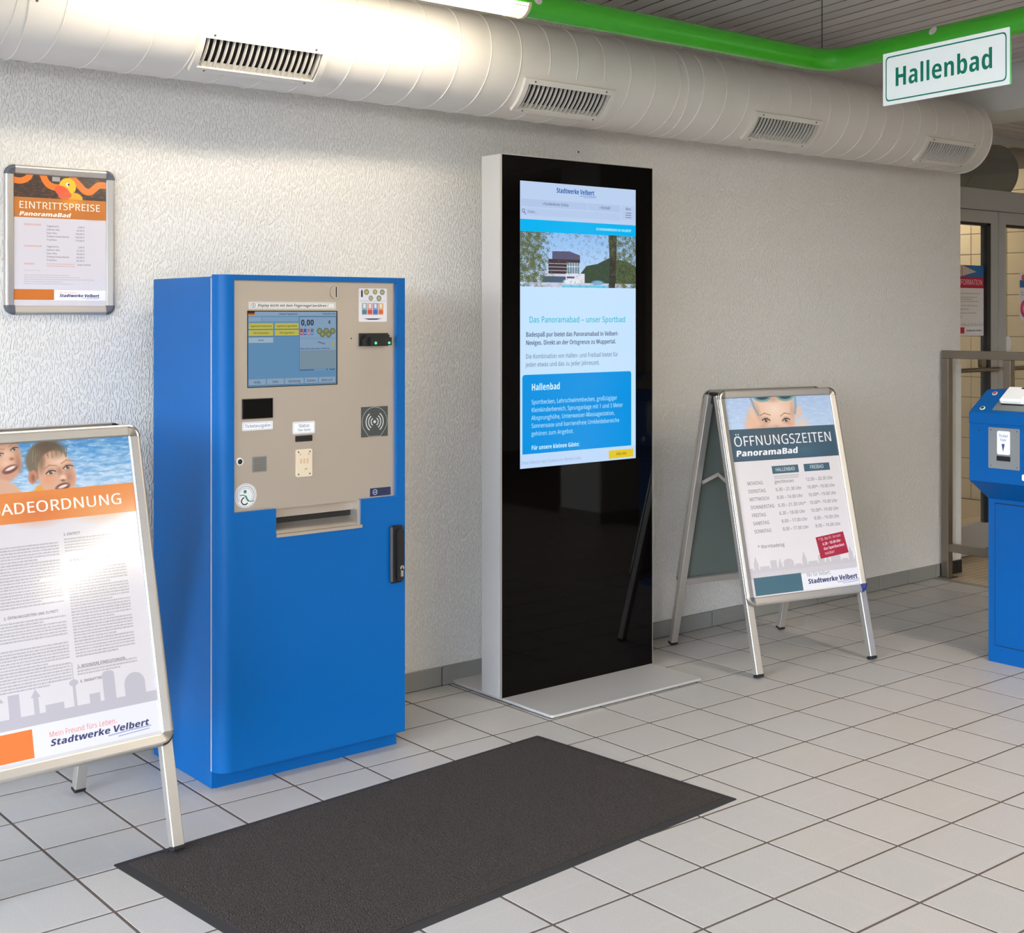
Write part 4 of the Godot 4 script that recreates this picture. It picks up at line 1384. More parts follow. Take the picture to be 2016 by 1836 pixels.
func build_pipe() -> void:
	var t := thing("green_light_pipe", "glossy green pipe with lamp inserts hanging under the ceiling", "pipe")
	var pts: Array = [Vector3(-2.2, PIPE_Y, PIPE_Z), Vector3(BEND.x - 0.16, PIPE_Y, PIPE_Z)]
	var p0: Vector3 = pts[1]
	var p1 := BEND + ARM * 0.16
	for k in range(1, 13):
		var s := k / 13.0
		pts.append(p0.lerp(BEND, s).lerp(BEND.lerp(p1, s), s))
	pts.append(p1)
	pts.append(BEND + ARM * 6.9)
	var b := MB.new()
	b.tube(pts, PIPE_R, 32)
	part(t, "tube", b.mesh(), M.green)
	# side tee behind the viewer
	b = MB.new()
	var tee := BEND + ARM * 5.05
	b.tube([tee, tee + Vector3(2.2, 0, 0.28)], PIPE_R, 24)
	part(t, "branch_tube", b.mesh(), M.green)
	for x in [1.43, 4.5]:
		b = MB.new()
		b.tube([Vector3(x - 0.004, PIPE_Y, PIPE_Z), Vector3(x + 0.004, PIPE_Y, PIPE_Z)], PIPE_R + 0.0008, 32)
		part(t, "joint", b.mesh(), M.green)
	lamp_insert(t, Vector3(1.43, PIPE_Y, PIPE_Z), Vector3(2.95, PIPE_Y, PIPE_Z), 1.4, "wall_lamp_light")
	lamp_insert(t, BEND + ARM * 1.6, BEND + ARM * 3.1, 3.6, "middle_lamp_light")
	lamp_insert(t, BEND + ARM * 4.2, BEND + ARM * 5.7, 4.6, "rear_lamp_light")
	var bd := Vector3(2.2, 0, 0.28).normalized()
	lamp_insert(t, tee + bd * 0.3, tee + bd * 1.8, 4.6, "branch_lamp_light")
	# wires up to the ceiling
	for e in [[4.613, PIPE_Z], [1.2, PIPE_Z], [-0.8, PIPE_Z]]:
		b = MB.new()
		b.tube([Vector3(e[0], PIPE_Y + PIPE_R - 0.004, e[1]), Vector3(e[0], CEIL + 0.004, e[1])], 0.002, 8)
		part(t, "hanging_wire", b.mesh(), M.black)
	for s in [2.4, 4.6, 6.4]:
		b = MB.new()
		var q := BEND + ARM * float(s)
		b.tube([q + Vector3(0, PIPE_R - 0.004, 0), Vector3(q.x, CEIL + 0.004, q.z)], 0.002, 8)
		part(t, "hanging_wire", b.mesh(), M.black)
	# round paper marks
	var n := ARM.cross(Vector3.UP)
	if n.x > 0: n = -n
	var at := BEND + ARM * 0.63
	var dirn := (n * 0.86 + Vector3(0, 0.5, 0)).normalized()
	part(t, "round_mark", plate(circle(0.019), 0.0012), M.mark, Transform3D(Basis(Vector3.UP.cross(dirn).normalized(), dirn.cross(Vector3.UP.cross(dirn).normalized()), dirn), at + dirn * (PIPE_R - 0.0006)))
	dirn = Vector3(0, 0.2, 0.98).normalized()
	part(t, "round_mark", plate(circle(0.019), 0.0012), M.mark, Transform3D(Basis(Vector3.RIGHT, dirn.cross(Vector3.RIGHT), dirn), Vector3(2.99, PIPE_Y, PIPE_Z) + dirn * (PIPE_R - 0.0006)))
	# the sign
	var s := thing("hallway_sign", "white sign with green Hallenbad lettering under the green pipe", "sign", BEND + ARM * 0.6955 + n * 0.051 + Vector3(0, -0.1375, 0))
	s.rotation.y = atan2(n.x, n.z)
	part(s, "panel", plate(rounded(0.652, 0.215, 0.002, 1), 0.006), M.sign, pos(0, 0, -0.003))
	var acryl := mat(Color8(96, 214, 128), 0.2)
	part(s, "acrylic_edge", bx(Vector3(0.3262, -0.1075, -0.0032), Vector3(0.3282, 0.1075, 0.0032)), acryl)
	for x in [-0.2, 0.2]:
		part(s, "clip", bx(Vector3(x - 0.012, 0.07, -0.012), Vector3(x + 0.012, 0.108, -0.0031)), M.alu)

func duct_point(x: float, a: float, r := DUCT_R) -> Vector3:
	return Vector3(x, DUCT.x - r * sin(a), DUCT.y + r * cos(a))

func duct_normal(a: float) -> Vector3:
	return Vector3(0, -sin(a), cos(a))

func build_duct() -> void:
	var t := thing("air_duct", "pale spiral-seamed air duct with four louvred vents along the wall top", "duct")
	var x_end := 6.46
	var centres := [2.135, 3.466, 4.79, 6.105]
	var hw := 0.235
	var a0 := deg_to_rad(18.5)
	var a1 := deg_to_rad(61.5)
	var o := 0.021
	var xs: Array = [-2.2]
	for c in centres:
		xs.append(c - hw + o)
		xs.append(c + hw - o)
	xs.append(x_end)
	var ao0 := a0 + o / DUCT_R
	var ao1 := a1 - o / DUCT_R
	var angles: Array = []
	for k in 9: angles.append(lerpf(ao0, ao1, k / 8.0))
	for k in range(1, 64): angles.append(lerpf(ao1, ao0 + TAU, k / 64.0))
	angles.append(ao0 + TAU)
	var b := MB.new()
	for i in xs.size() - 1:
		for j in angles.size() - 1:
			if i % 2 == 1 and j < 8:
				continue
			var p: float = angles[j]
			var q: float = angles[j + 1]
			b.quadn(duct_point(xs[i], p), duct_point(xs[i + 1], p), duct_point(xs[i + 1], q), duct_point(xs[i], q), duct_normal(p), duct_normal(p), duct_normal(q), duct_normal(q))
	part(t, "shell", b.mesh(), M.duct)
	# closed end with a rolled rim
	b = MB.new()
	for j in 64:
		b.tri(Vector3(x_end, DUCT.x, DUCT.y), duct_point(x_end, TAU * j / 64), duct_point(x_end, TAU * (j + 1) / 64), Vector3.RIGHT, Vector3.RIGHT, Vector3.RIGHT)
	var ring: Array = []
	for j in 65: ring.append(duct_point(x_end - 0.004, TAU * j / 64, DUCT_R + 0.001))
	b.tube(ring, 0.004, 8, false)
	part(t, "end_cap", b.mesh(), M.duct)
	# the spiral lock seam
	b = MB.new()
	var helix: Array = []
	var step := 40
	var k0 := -33
	for k in range(k0 * step, 27 * step):
		var a := TAU * k / step
		var x := 2.636 - 0.144 * (a + 0.097) / TAU
		x = 2.636 + 0.144 * (float(k) / step) 
		if x > x_end - 0.02 or x < -2.15: continue
		var ang := -a - 0.097
		var inside := false
		for c in centres:
			var w := fposmod(ang, TAU)
			if absf(x - c) < hw + 0.001 and w > a0 - 0.02 and w < a1 + 0.02: inside = true
		if inside:
			if helix.size() > 2: b.tube(helix, 0.003, 6)
			helix = []
		else:
			helix.append(duct_point(x, ang, DUCT_R + 0.0004))
	if helix.size() > 2: b.tube(helix, 0.003, 6)
	part(t, "spiral_seam", b.mesh(), M.duct)
	# slip joints between lengths of duct
	for x in [-0.6, 1.365, 4.124]:
		b = MB.new()
		ring = []
		for j in 65: ring.append(duct_point(x, TAU * j / 64, DUCT_R + 0.001))
		b.tube(ring, 0.0035, 8, false)
		var jr := part(t, "slip_joint", b.mesh(), M.duct)
		for s in ([-0.022, 0.022] if x < 2 else []):
			for a in [0.25, 2.2]:
				var m := MB.new()
				m.lathe([Vector2(0, 0.004), Vector2(0.003, 0.0035), Vector2(0.0045, 0.0)], 10)
				part(jr, "rivet", m.mesh(), M.screw, Transform3D(Basis(Vector3.RIGHT, duct_normal(a).cross(Vector3.RIGHT), duct_normal(a)), duct_point(x + s, a)))
	# vents
	var mid := (a0 + a1) / 2
	for c in centres:
		b = MB.new()
		var r2 := DUCT_R + 0.014
		for e in [[c - hw, c - hw + o, a0, a1], [c + hw - o, c + hw, a0, a1], [c - hw + o, c + hw - o, a0, ao0], [c - hw + o, c + hw - o, ao1, a1]]:
			var steps := 10 if e[3] - e[2] > 0.3 else 2
			for k in steps:
				var p := lerpf(e[2], e[3], float(k) / steps)
				var q := lerpf(e[2], e[3], float(k + 1) / steps)
				b.quadn(duct_point(e[0], p, r2), duct_point(e[1], p, r2), duct_point(e[1], q, r2), duct_point(e[0], q, r2), duct_normal(p), duct_normal(p), duct_normal(q), duct_normal(q))
				for x in [e[0], e[1]]:
					b.quad(duct_point(x, p, r2), duct_point(x, q, r2), duct_point(x, q, DUCT_R - 0.03), duct_point(x, p, DUCT_R - 0.03), Vector3.RIGHT * (1.0 if x == e[1] else -1.0))
			for p in [e[2], e[3]]:
				var nn := Vector3(0, -cos(p), -sin(p)) * (1.0 if p == e[3] else -1.0)
				b.quad(duct_point(e[0], p, r2), duct_point(e[1], p, r2), duct_point(e[1], p, DUCT_R - 0.02), duct_point(e[0], p, DUCT_R - 0.02), nn)
		var vent := part(t, "vent", b.mesh(), M.vent)
		var dm := MB.new()
		for k in 6:
			var p := lerpf(a0, a1, k / 6.0)
			var q := lerpf(a0, a1, (k + 1) / 6.0)
			dm.quad(duct_point(c - hw, p, DUCT_R - 0.03), duct_point(c + hw, p, DUCT_R - 0.03), duct_point(c + hw, q, DUCT_R - 0.03), duct_point(c - hw, q, DUCT_R - 0.03), duct_normal(p))
		part(vent, "dark_backing", dm.mesh(), M.void)  # dark sheet added so the gaps between the slats look shaded
		for k in 19:
			var x: float = c - hw + o + (2 * hw - 2 * o) * (k + 0.5) / 19
			var key := "slat"
			if not meshes.has(key):
				var s := MB.new()
				for j in 6:
					var p := lerpf(ao0, ao1, j / 6.0)
					var q := lerpf(ao0, ao1, (j + 1) / 6.0)
					for e in [0.0014, -0.0014]:
						s.quad(duct_point(e + 0.004, p, DUCT_R + 0.008), duct_point(e + 0.004, q, DUCT_R + 0.008), duct_point(e + 0.001, q, DUCT_R - 0.001), duct_point(e + 0.001, p, DUCT_R - 0.001), Vector3.RIGHT * signf(e))
					s.quad(duct_point(0.0054, p, DUCT_R + 0.008), duct_point(0.0054, q, DUCT_R + 0.008), duct_point(0.0026, q, DUCT_R + 0.008), duct_point(0.0026, p, DUCT_R + 0.008), duct_normal(p))
				meshes[key] = s.mesh()
			part(vent, "slat", meshes[key], M.vent, pos(x, 0, 0))
		for x in [c - hw + 0.05, c + hw - 0.05]:
			for a in [a0 + 0.05, a1 - 0.05]:
				if not meshes.has("vscrew"):
					var m := MB.new()
					m.lathe([Vector2(0, 0.0025), Vector2(0.003, 0.002), Vector2(0.0042, 0.0)], 10)
					meshes["vscrew"] = m.mesh()
				part(vent, "screw", meshes["vscrew"], M.screw, Transform3D(Basis(Vector3.RIGHT, duct_normal(a).cross(Vector3.RIGHT), duct_normal(a)), duct_point(x, a, r2)))

func build_machine() -> void:
	var t := thing("ticket_machine", "tall blue ticket machine with a steel control panel and small screen", "ticket machine", Vector3(1.882, 0, -4.035))
	# local: x from the left side, z forward from the body's front
	part(t, "body", bx(Vector3(0, 0.0, -0.448), Vector3(0.687, 1.622, 0.0), 0.002), M.blue)
	part(t, "plinth", bx(Vector3(0.012, 0.0, -0.002), Vector3(0.685, 0.056, 0.003)), M.blue)
	part(t, "seam", bx(Vector3(-0.0006, 0.056, -0.0022), Vector3(0.02, 1.618, 0.004)), M.silver)
	# door: rounded left edge, frame strips and the lower leaf with a notch for the tray
	var zf := 0.055
	var d := MB.new()
	var prof := PackedVector2Array([Vector2(0.0, 0.004), Vector2(0.052, 0.004), Vector2(0.052, zf)])
	for k in 11:
		var a := deg_to_rad(90 + 90.0 * k / 10)
		prof.append(Vector2(0.046 + 0.046 * cos(a), zf - 0.046 + 0.046 * sin(a)))
	d.xf = Transform3D(Basis(Vector3(1, 0, 0), Vector3(0, 0, 1), Vector3(0, 1, 0)), Vector3(0, 0.056, 0))
	d.prism(prof, 0, 1.572, true)
	d.xf = Transform3D()
	d.box(Vector3(0.052, 1.611, 0.004), Vector3(0.687, 1.628, zf))
	d.box(Vector3(0.653, 0.876, 0.004), Vector3(0.687, 1.611, zf))
	d.box(Vector3(0.052, 0.785, 0.004), Vector3(0.197, 0.874, zf))
	d.box(Vector3(0.512, 0.789, 0.004), Vector3(0.687, 0.876, zf))
	d.box(Vector3(0.052, 0.056, 0.004), Vector3(0.687, 0.785, zf))
	d.box(Vector3(0.512, 0.785, 0.004), Vector3(0.687, 0.789, zf))
	part(t, "door", d.mesh(), M.blue)
	# steel panel sits a little behind the door's face
	var zp := zf - 0.012
	var p := MB.new()
	p.box(Vector3(0.052, 0.872, zp - 0.012), Vector3(0.653, 1.611, zp))
	var panel := part(t, "control_panel", p.mesh(), M.steel)
	var label := func(called: String, poly: PackedVector2Array, x: float, y: float, thick: float, m: Material) -> MeshInstance3D:
		return part(panel, called, plate(poly, thick), m, pos(x, y, zp))
	var ls := func(called: String, x0: float, x1: float, y0: float, y1: float, r: float, thick: float, m: Material) -> MeshInstance3D:
		return label.call(called, rounded(x1 - x0, y1 - y0, r), (x0 + x1) / 2 - 1.882, (y0 + y1) / 2, thick, m)
	ls.call("screen_bezel", 1.984, 2.310, 1.267, 1.514, 0.001, 0.001, M.black)
	var scr: MeshInstance3D = ls.call("display_screen", 1.986, 2.305, 1.270, 1.511, 0.0005, 0.0018, shining(machine_screen_print(), 0.72))
	ls.call("hint_sticker", 1.989, 2.303, 1.5195, 1.5425, 0.003, 0.0006, M.strip)
	ls.call("coin_sticker", 2.392, 2.503, 1.477, 1.591, 0.004, 0.0006, M.coins)
	ls.call("ticket_label", 1.967, 2.072, 1.131, 1.158, 0.003, 0.002, M.ticket_out)
	ls.call("status_label", 2.1445, 2.2245, 1.1105, 1.1495, 0.003, 0.002, M.status)
	ls.call("contactless_reader", 2.401, 2.506, 1.084, 1.187, 0.001, 0.002, M.contactless)
	ls.call("maker_sticker", 2.436, 2.518, 0.880, 0.908, 0.001, 0.0006, M.maker)
	ls.call("access_sticker", 1.940, 2.016, 0.885, 0.963, 0.0379, 0.0006, M.access)
	ls.call("old_key_plate", 2.155, 2.214, 0.969, 1.059, 0.006, 0.004, M.old_key)
	# coin slot: a round boss with a slit
	var boss: MeshInstance3D = label.call("coin_slot", circle(0.0235), 2.304 - 1.882, 1.577, 0.004, M.steel)
	part(boss, "slit", bx(Vector3(-0.002, -0.017, 0.003), Vector3(0.002, 0.017, 0.0045)), M.black)
	part(boss, "flange", bx(Vector3(0.002, -0.019, 0.004), Vector3(0.004, 0.019, 0.007), 0.0005), M.steel)
	# banknote mouth with two green lamps
	var nm := MB.new()
	nm.box(Vector3(-0.057, -0.022, 0), Vector3(0.057, 0.022, 0.004))
	nm.prism(PackedVector2Array([Vector2(-0.05, -0.02), Vector2(0.052, -0.02), Vector2(0.052, 0.017), Vector2(-0.035, 0.017), Vector2(-0.05, 0.002)]), 0.004, 0.02)
	nm.prism(PackedVector2Array([Vector2(-0.03, -0.019), Vector2(0.052, -0.019), Vector2(0.052, 0.008), Vector2(-0.03, 0.008)]), 0.02, 0.034)
	var note := part(panel, "banknote_slot", nm.mesh(), M.black, pos(2.4495 - 1.882, 1.416, zp))
	for x in [2.438, 2.491]:
		part(note, "signal_light", plate(circle(0.0042, 16), 0.0015), M.led, pos(x - 2.4495, -0.011, 0.034))
	part(panel, "pin_hole", plate(circle(0.0025, 12), 0.0006), M.black, pos(2.363 - 1.882, 1.421, zp))
	# ticket outlet: a dark box let into the panel
	var oc := MB.new()
	oc.box(Vector3(-0.053, -0.032, 0), Vector3(0.053, -0.030, 0.004))
	oc.box(Vector3(-0.053, 0.030, 0), Vector3(0.053, 0.032, 0.004))
	oc.box(Vector3(-0.053, -0.030, 0), Vector3(-0.051, 0.030, 0.004))
	oc.box(Vector3(0.051, -0.030, 0), Vector3(0.053, 0.030, 0.004))
	var out := part(panel, "ticket_outlet", oc.mesh(), M.black, pos(2.019 - 1.882, 1.2, zp))
	part(out, "flap", bx(Vector3(-0.051, -0.03, 0), Vector3(0.051, 0.03, 0.0012)), M.glass_black)
	var slot: MeshInstance3D = ls.call("card_slot", 2.154, 2.215, 1.0845, 1.104, 0.002, 0.003, M.black)
	part(slot, "slit", bx(Vector3(-0.024, -0.002, 0.003), Vector3(0.024, 0.002, 0.0036)), M.rubber)
	var lk := MB.new()
	lk.lathe([Vector2(0, 0.003), Vector2(0.0085, 0.003), Vector2(0.0085, 0.006), Vector2(0.011, 0.006), Vector2(0.0125, 0.0)], 24)
	var lock := part(panel, "panel_lock", lk.mesh(), M.white_plastic, pos(1.957 - 1.882, 1.034, zp))
	part(lock, "plug", plate(circle(0.0085, 20), 0.0045), M.black)
	var sp: MeshInstance3D = ls.call("speaker_plate", 2.000, 2.052, 0.9955, 1.0465, 0.003, 0.001, M.alu_dark)
	for k in 9:
		part(sp, "louvre", bx(Vector3(-0.022, -0.0213 + 0.005 * k, 0.001), Vector3(0.022, -0.0192 + 0.005 * k, 0.0022), 0.0004), M.screw)
	# change tray
	var ty := MB.new()
	ty.box(Vector3(0.197, 0.840, zp - 0.028), Vector3(0.512, 0.874, zp - 0.024))
	ty.box(Vector3(0.197, 0.781, -0.0), Vector3(0.512, 0.785, zf))
	ty.box(Vector3(0.197, 0.781, zf - 0.004), Vector3(0.514, 0.791, zf + 0.006))
	ty.box(Vector3(0.5, 0.785, 0.0041), Vector3(0.512, 0.874, zf - 0.004))
	ty.prism(PackedVector2Array([Vector2(0.197, 0.785), Vector2(0.5, 0.785), Vector2(0.5, 0.789), Vector2(0.197, 0.789)]), 0.0042, zf - 0.004)
	var tray := part(t, "change_tray", ty.mesh(), M.steel)
	part(tray, "mouth", bx(Vector3(0.198, 0.786, 0.0041), Vector3(0.5, 0.846, 0.0062)), M.black)
	var rp := MB.new()
	rp.xf = Transform3D(Basis(Vector3(0, 0, 1), Vector3(0, 1, 0), Vector3(-1, 0, 0)), Vector3(0.5, 0, 0))
	rp.prism(PackedVector2Array([Vector2(0.006, 0.819), Vector2(0.006, 0.816), Vector2(zf - 0.006, 0.789), Vector2(zf - 0.004, 0.792)]), 0, 0.302)
	part(tray, "ramp", rp.mesh(), M.steel)
	# swing handle with a profile cylinder
	var hd := MB.new()
	hd.cbox(Vector3(0, 0, 0.008), Vector3(0.05, 0.198, 0.016), 0.006)
	var handle := part(t, "swing_handle", hd.mesh(), M.black, pos(2.5285 - 1.882, 0.6765, zf))
	part(handle, "lever", plate(rounded(0.026, 0.178, 0.012), 0.012, true), M.black, pos(0.007, -0.002, 0.013))
	var cy := MB.new()
	cy.prism(circle(0.0085, 24), 0, 0.004, true)
	cy.box(Vector3(-0.005, -0.03, 0), Vector3(0.005, -0.003, 0.004))
	var cyl := part(handle, "lock_cylinder", cy.mesh(), M.chrome, pos(0.011, -0.046, 0.025))
	part(cyl, "keyhole", bx(Vector3(-0.001, -0.004, 0.004), Vector3(0.001, 0.004, 0.0046)), M.black)

func build_kiosk() -> void:
	var t := thing("information_kiosk", "tall black glass information kiosk with bright portrait screen on a flat base", "kiosk", Vector3(3.548, 0, -4.195))
	var w := 0.806
	# silver housing
	part(t, "housing", bx(Vector3(-w / 2, 0.012, -0.128), Vector3(w / 2, 2.126, -0.004), 0.003), M.silver)
	part(t, "front_glass", bx(Vector3(-w / 2 + 0.004, 0.014, -0.004), Vector3(w / 2 - 0.002, 2.1235, 0.001), 0.001), M.glass_black)
	var edge := MB.new()
	edge.box(Vector3(-w / 2, 0.012, -0.006), Vector3(-w / 2 + 0.004, 2.126, 0.0014))
	edge.box(Vector3(w / 2 - 0.002, 0.012, -0.006), Vector3(w / 2, 2.126, 0.0014))
	edge.box(Vector3(-w / 2 + 0.004, 2.1235, -0.006), Vector3(w / 2 - 0.002, 2.126, 0.0014))
	part(t, "edge_trim", edge.mesh(), M.alu)
	var sx0 := 3.238 - 3.548
	part(t, "display_screen", plate(PackedVector2Array([Vector2(sx0, 0.897), Vector2(sx0 + 0.6145, 0.897), Vector2(sx0 + 0.6145, 2.027), Vector2(sx0, 2.027)]), 0.0004), shining(kiosk_print(), 1.0), pos(0, 0, 0.001))
	var b := MB.new()
	b.xf = Transform3D(Basis(Vector3(1, 0, 0), Vector3(0, 0, -1), Vector3(0, 1, 0)), Vector3(0.0, 0.006, -0.02))
	b.prism(rounded(0.792, 0.65, 0.012), 0, 0.009, true)
	part(t, "base_plate", b.mesh(), M.silver)
	for x in [-0.34, 0.34]:
		for z in [-0.28, 0.25]:
			part(t, "foot", bx(Vector3(x - 0.03, 0, z - 0.03), Vector3(x + 0.03, 0.0065, z + 0.03)), M.rubber)

# profile of a snap frame rail across its width: (inwards from the outer edge, height)
func rail_profile(w: float, t: float) -> Array:
	return [Vector2(0, 0), Vector2(0, t * 0.55), Vector2(w * 0.06, t * 0.78), Vector2(w * 0.18, t * 0.94), Vector2(w * 0.32, t), Vector2(w * 0.9, t * 0.72), Vector2(w, t * 0.5), Vector2(w, 0)]

func snap_frame(parent: Node3D, at: Transform3D, w: float, h: float, rail: float, t: float, rail_mat: Material, corner_mat: Material, corner_override := {}) -> void:
	var c := rail * 1.08
	var prof := rail_profile(rail, t)
	for k in 4:
		var long: float = (w if k % 2 == 0 else h) - 2 * c
		var m := MB.new()
		var poly := PackedVector2Array()
		for q in prof: poly.append(q)
		# x inwards, y out of the wall, drawn along z
		var dirs := [[Vector3(0, -1, 0), Vector3(0, h / 2, 0)], [Vector3(-1, 0, 0), Vector3(w / 2, 0, 0)], [Vector3(0, 1, 0), Vector3(0, -h / 2, 0)], [Vector3(1, 0, 0), Vector3(-w / 2, 0, 0)]]
		var inx: Vector3 = dirs[k][0]
		var along := inx.cross(Vector3(0, 0, 1))
		m.xf = at * Transform3D(Basis(inx, Vector3(0, 0, 1), along), dirs[k][1] - along * long / 2)
		m.prism(poly, 0, long, false)
		part(parent, "frame_rail", m.mesh(), rail_mat)
	for k in 4:
		var sx: float = [1, -1, -1, 1][k]
		var sy: float = [1, 1, -1, -1][k]
		var m := MB.new()
		m.xf = at * Transform3D(Basis(), Vector3(sx * (w / 2 - c), sy * (h / 2 - c), 0))
		var lp := []
		for q in prof: lp.append(Vector2(maxf(c + 0.0006 - q.x * c / rail, 0.0), q.y * 1.03))
		lp.append(Vector2(0, t * 0.5))
		lp.reverse()
		m.lathe(lp, 8, PI / 2 * k, PI / 2 * (k + 1))
		part(parent, "frame_corner", m.mesh(), corner_override.get(k, corner_mat))

func a_board(t: Node3D, print_mat: Material, blue_corner: bool) -> void:
	# local: x along the width, z towards the reader; two leaning frames joined at the top
	var w := 0.645
	var spread := 0.345
	var apex := 0.045
	var H := 1.16
	for side in [1.0, -1.0]:
		var foot := Vector3(0, 0, spread)
		var top := Vector3(0, H, apex)
		var up := (top - foot).normalized()
		var nrm := Vector3(1, 0, 0).cross(up)
		var xf := Transform3D(Basis(Vector3(1, 0, 0), up, nrm), foot)
		if side < 0: xf = Transform3D(Basis(Vector3.UP, PI), Vector3.ZERO) * xf
		var y0 := 0.287
		var y1 := 1.203
		# legs: square tubes behind the frame, from the hinge to the floor
		for x in [-1.0, 1.0]:
			var m := MB.new()
			m.xf = xf
			m.cbox(Vector3(x * (w / 2 - 0.018), (1.185 + 0.012) / 2, -0.016), Vector3(0.034, 1.173, 0.028), 0.002)
			part(t, "leg", m.mesh(), M.alu)
			m = MB.new()
			m.xf = xf
			m.cbox(Vector3(x * (w / 2 - 0.018), 0.008, -0.016), Vector3(0.038, 0.014, 0.032), 0.004)
			part(t, "foot_cap", m.mesh(), M.rubber)
		var bp := MB.new()
		bp.xf = xf
		bp.box(Vector3(-w / 2 + 0.02, y0 + 0.02, -0.004), Vector3(w / 2 - 0.02, y1 - 0.02, -0.001))
		part(t, "back_sheet", bp.mesh(), M.back_panel)
		for yy in [y0 + 0.02, y1 - 0.03]:
			var cr := MB.new()
			cr.xf = xf
			cr.cbox(Vector3(0, yy, -0.014), Vector3(w - 0.07, 0.03, 0.02), 0.002)
			part(t, "cross_bar", cr.mesh(), M.alu)
		snap_frame(t, xf * pos(0, (y0 + y1) / 2, 0.0), w, y1 - y0, 0.034, 0.014, M.alu, M.chrome, {3: M.navy} if blue_corner and side > 0 else {})
		if side > 0:
			part(t, "poster", plate(PackedVector2Array([Vector2(-0.292, y0 + 0.02), Vector2(0.292, y0 + 0.02), Vector2(0.292, y1 - 0.022), Vector2(-0.292, y1 - 0.022)]), 0.002), print_mat, xf)
		else:
			part(t, "poster", plate(PackedVector2Array([Vector2(-0.292, y0 + 0.02), Vector2(0.292, y0 + 0.02), Vector2(0.292, y1 - 0.022), Vector2(-0.292, y1 - 0.022)]), 0.002), M.white_plastic, xf)
	for x in [-0.29, 0.29]:
		part(t, "hinge", bx(Vector3(x - 0.012, H - 0.055, -apex + 0.002), Vector3(x + 0.012, H - 0.004, apex - 0.002), 0.004), M.black)
		# folding stay between the two frames
		for side in [1.0, -1.0]:
			var m := MB.new()
			var knee := Vector3(x * 0.97, 0.80, 0.0)
			var end := Vector3(x * 0.97, 0.752, side * (apex + (spread - apex) * (1 - 0.752 / H) - 0.032))
			var d := (end - knee).normalized()
			m.xf = Transform3D(Basis(Vector3.RIGHT, Vector3.RIGHT.cross(-d) * -1.0, d), (knee + end) / 2)
			m.cbox(Vector3.ZERO, Vector3(0.003, 0.016, (end - knee).length() + 0.01), 0.001)
			part(t, "folding_stay", m.mesh(), M.alu)

func build_boards() -> void:
	var t := thing("display_board", "folding aluminium A-board with teal opening hours poster beside the kiosk", "sign board", Vector3(4.518, 0.007, -4.032), -deg_to_rad(11.47), "folding sign boards")
	a_board(t, printed(opening_hours_print(), 0.5, 0.5), true)
	var ang := deg_to_rad(3.0)
	# its right front foot stands on the mat's corner
	var rf := Vector3(1.588, 0.0, -3.596)
	var d := Vector3(cos(ang), 0, -sin(ang))
	var back := Vector3(-sin(ang), 0, -cos(ang))
	t = thing("display_board", "folding aluminium A-board with orange bath rules poster, one foot on the mat", "sign board", rf - d * 0.307 + back * 0.345 + Vector3(0, 0.0135, 0), ang, "folding sign boards")
	a_board(t, printed(bath_rules_print(), 0.5, 1.0), false)

func build_price_frame() -> void:
	var t := thing("price_list_frame", "small wall frame with grey corners holding an orange price list", "picture frame", Vector3(1.5935, 1.744, WALL_Z))
	part(t, "back_board", bx(Vector3(-0.165, -0.228, 0), Vector3(0.165, 0.228, 0.006)), M.white_plastic)
	snap_frame(t, Transform3D(), 0.358, 0.486, 0.029, 0.018, M.alu, M.corner_grey)
	part(t, "poster", plate(PackedVector2Array([Vector2(-0.1495, -0.2135), Vector2(0.1495, -0.2135), Vector2(0.1495, 0.2135), Vector2(-0.1495, 0.2135)]), 0.002), printed(price_list_print(), 0.5, 0.3), pos(0, 0, 0.006))
	part(t, "inventory_label", bx(Vector3(0.095, -0.2385, 0.0135), Vector3(0.145, -0.2335, 0.0155)), M.black)

func build_mat() -> void:
	var t := thing("door_mat", "large dark brown ribbed entrance mat with black rubber edge", "mat", Vector3(2.243, 0, -3.262), deg_to_rad(4.55))
	var b := MB.new()
	# bevelled rubber edge
	var w := 1.58
	var h := 0.908
	var ins := 0.03
	b.xf = Transform3D(Basis(Vector3(1, 0, 0), Vector3(0, 0, -1), Vector3(0, 1, 0)), Vector3.ZERO)
	var o := rounded(w, h, 0.006, 2)
	var i := rounded(w - 2 * ins, h - 2 * ins, 0.004, 2)
	for k in o.size():
		var j := (k + 1) % o.size()
		var n := Vector3(o[k].x * 0.02, o[k].y * 0.02, 1).normalized()
		b.quad(Vector3(o[k].x, o[k].y, 0.0015), Vector3(o[j].x, o[j].y, 0.0015), Vector3(i[j].x, i[j].y, 0.005), Vector3(i[k].x, i[k].y, 0.005), n)
		b.quad(Vector3(o[k].x, o[k].y, 0.0), Vector3(o[j].x, o[j].y, 0.0), Vector3(o[j].x, o[j].y, 0.0015), Vector3(o[k].x, o[k].y, 0.0015), Vector3(o[k].x, o[k].y, 0).normalized())
	part(t, "rubber_edge", b.mesh(), M.mat_edge)
	b = MB.new()
	b.xf = Transform3D(Basis(Vector3(1, 0, 0), Vector3(0, 0, -1), Vector3(0, 1, 0)), Vector3.ZERO)
	b.prism(i, 0.001, 0.0065)
	part(t, "ribbed_pile", b.mesh(), M.pile)

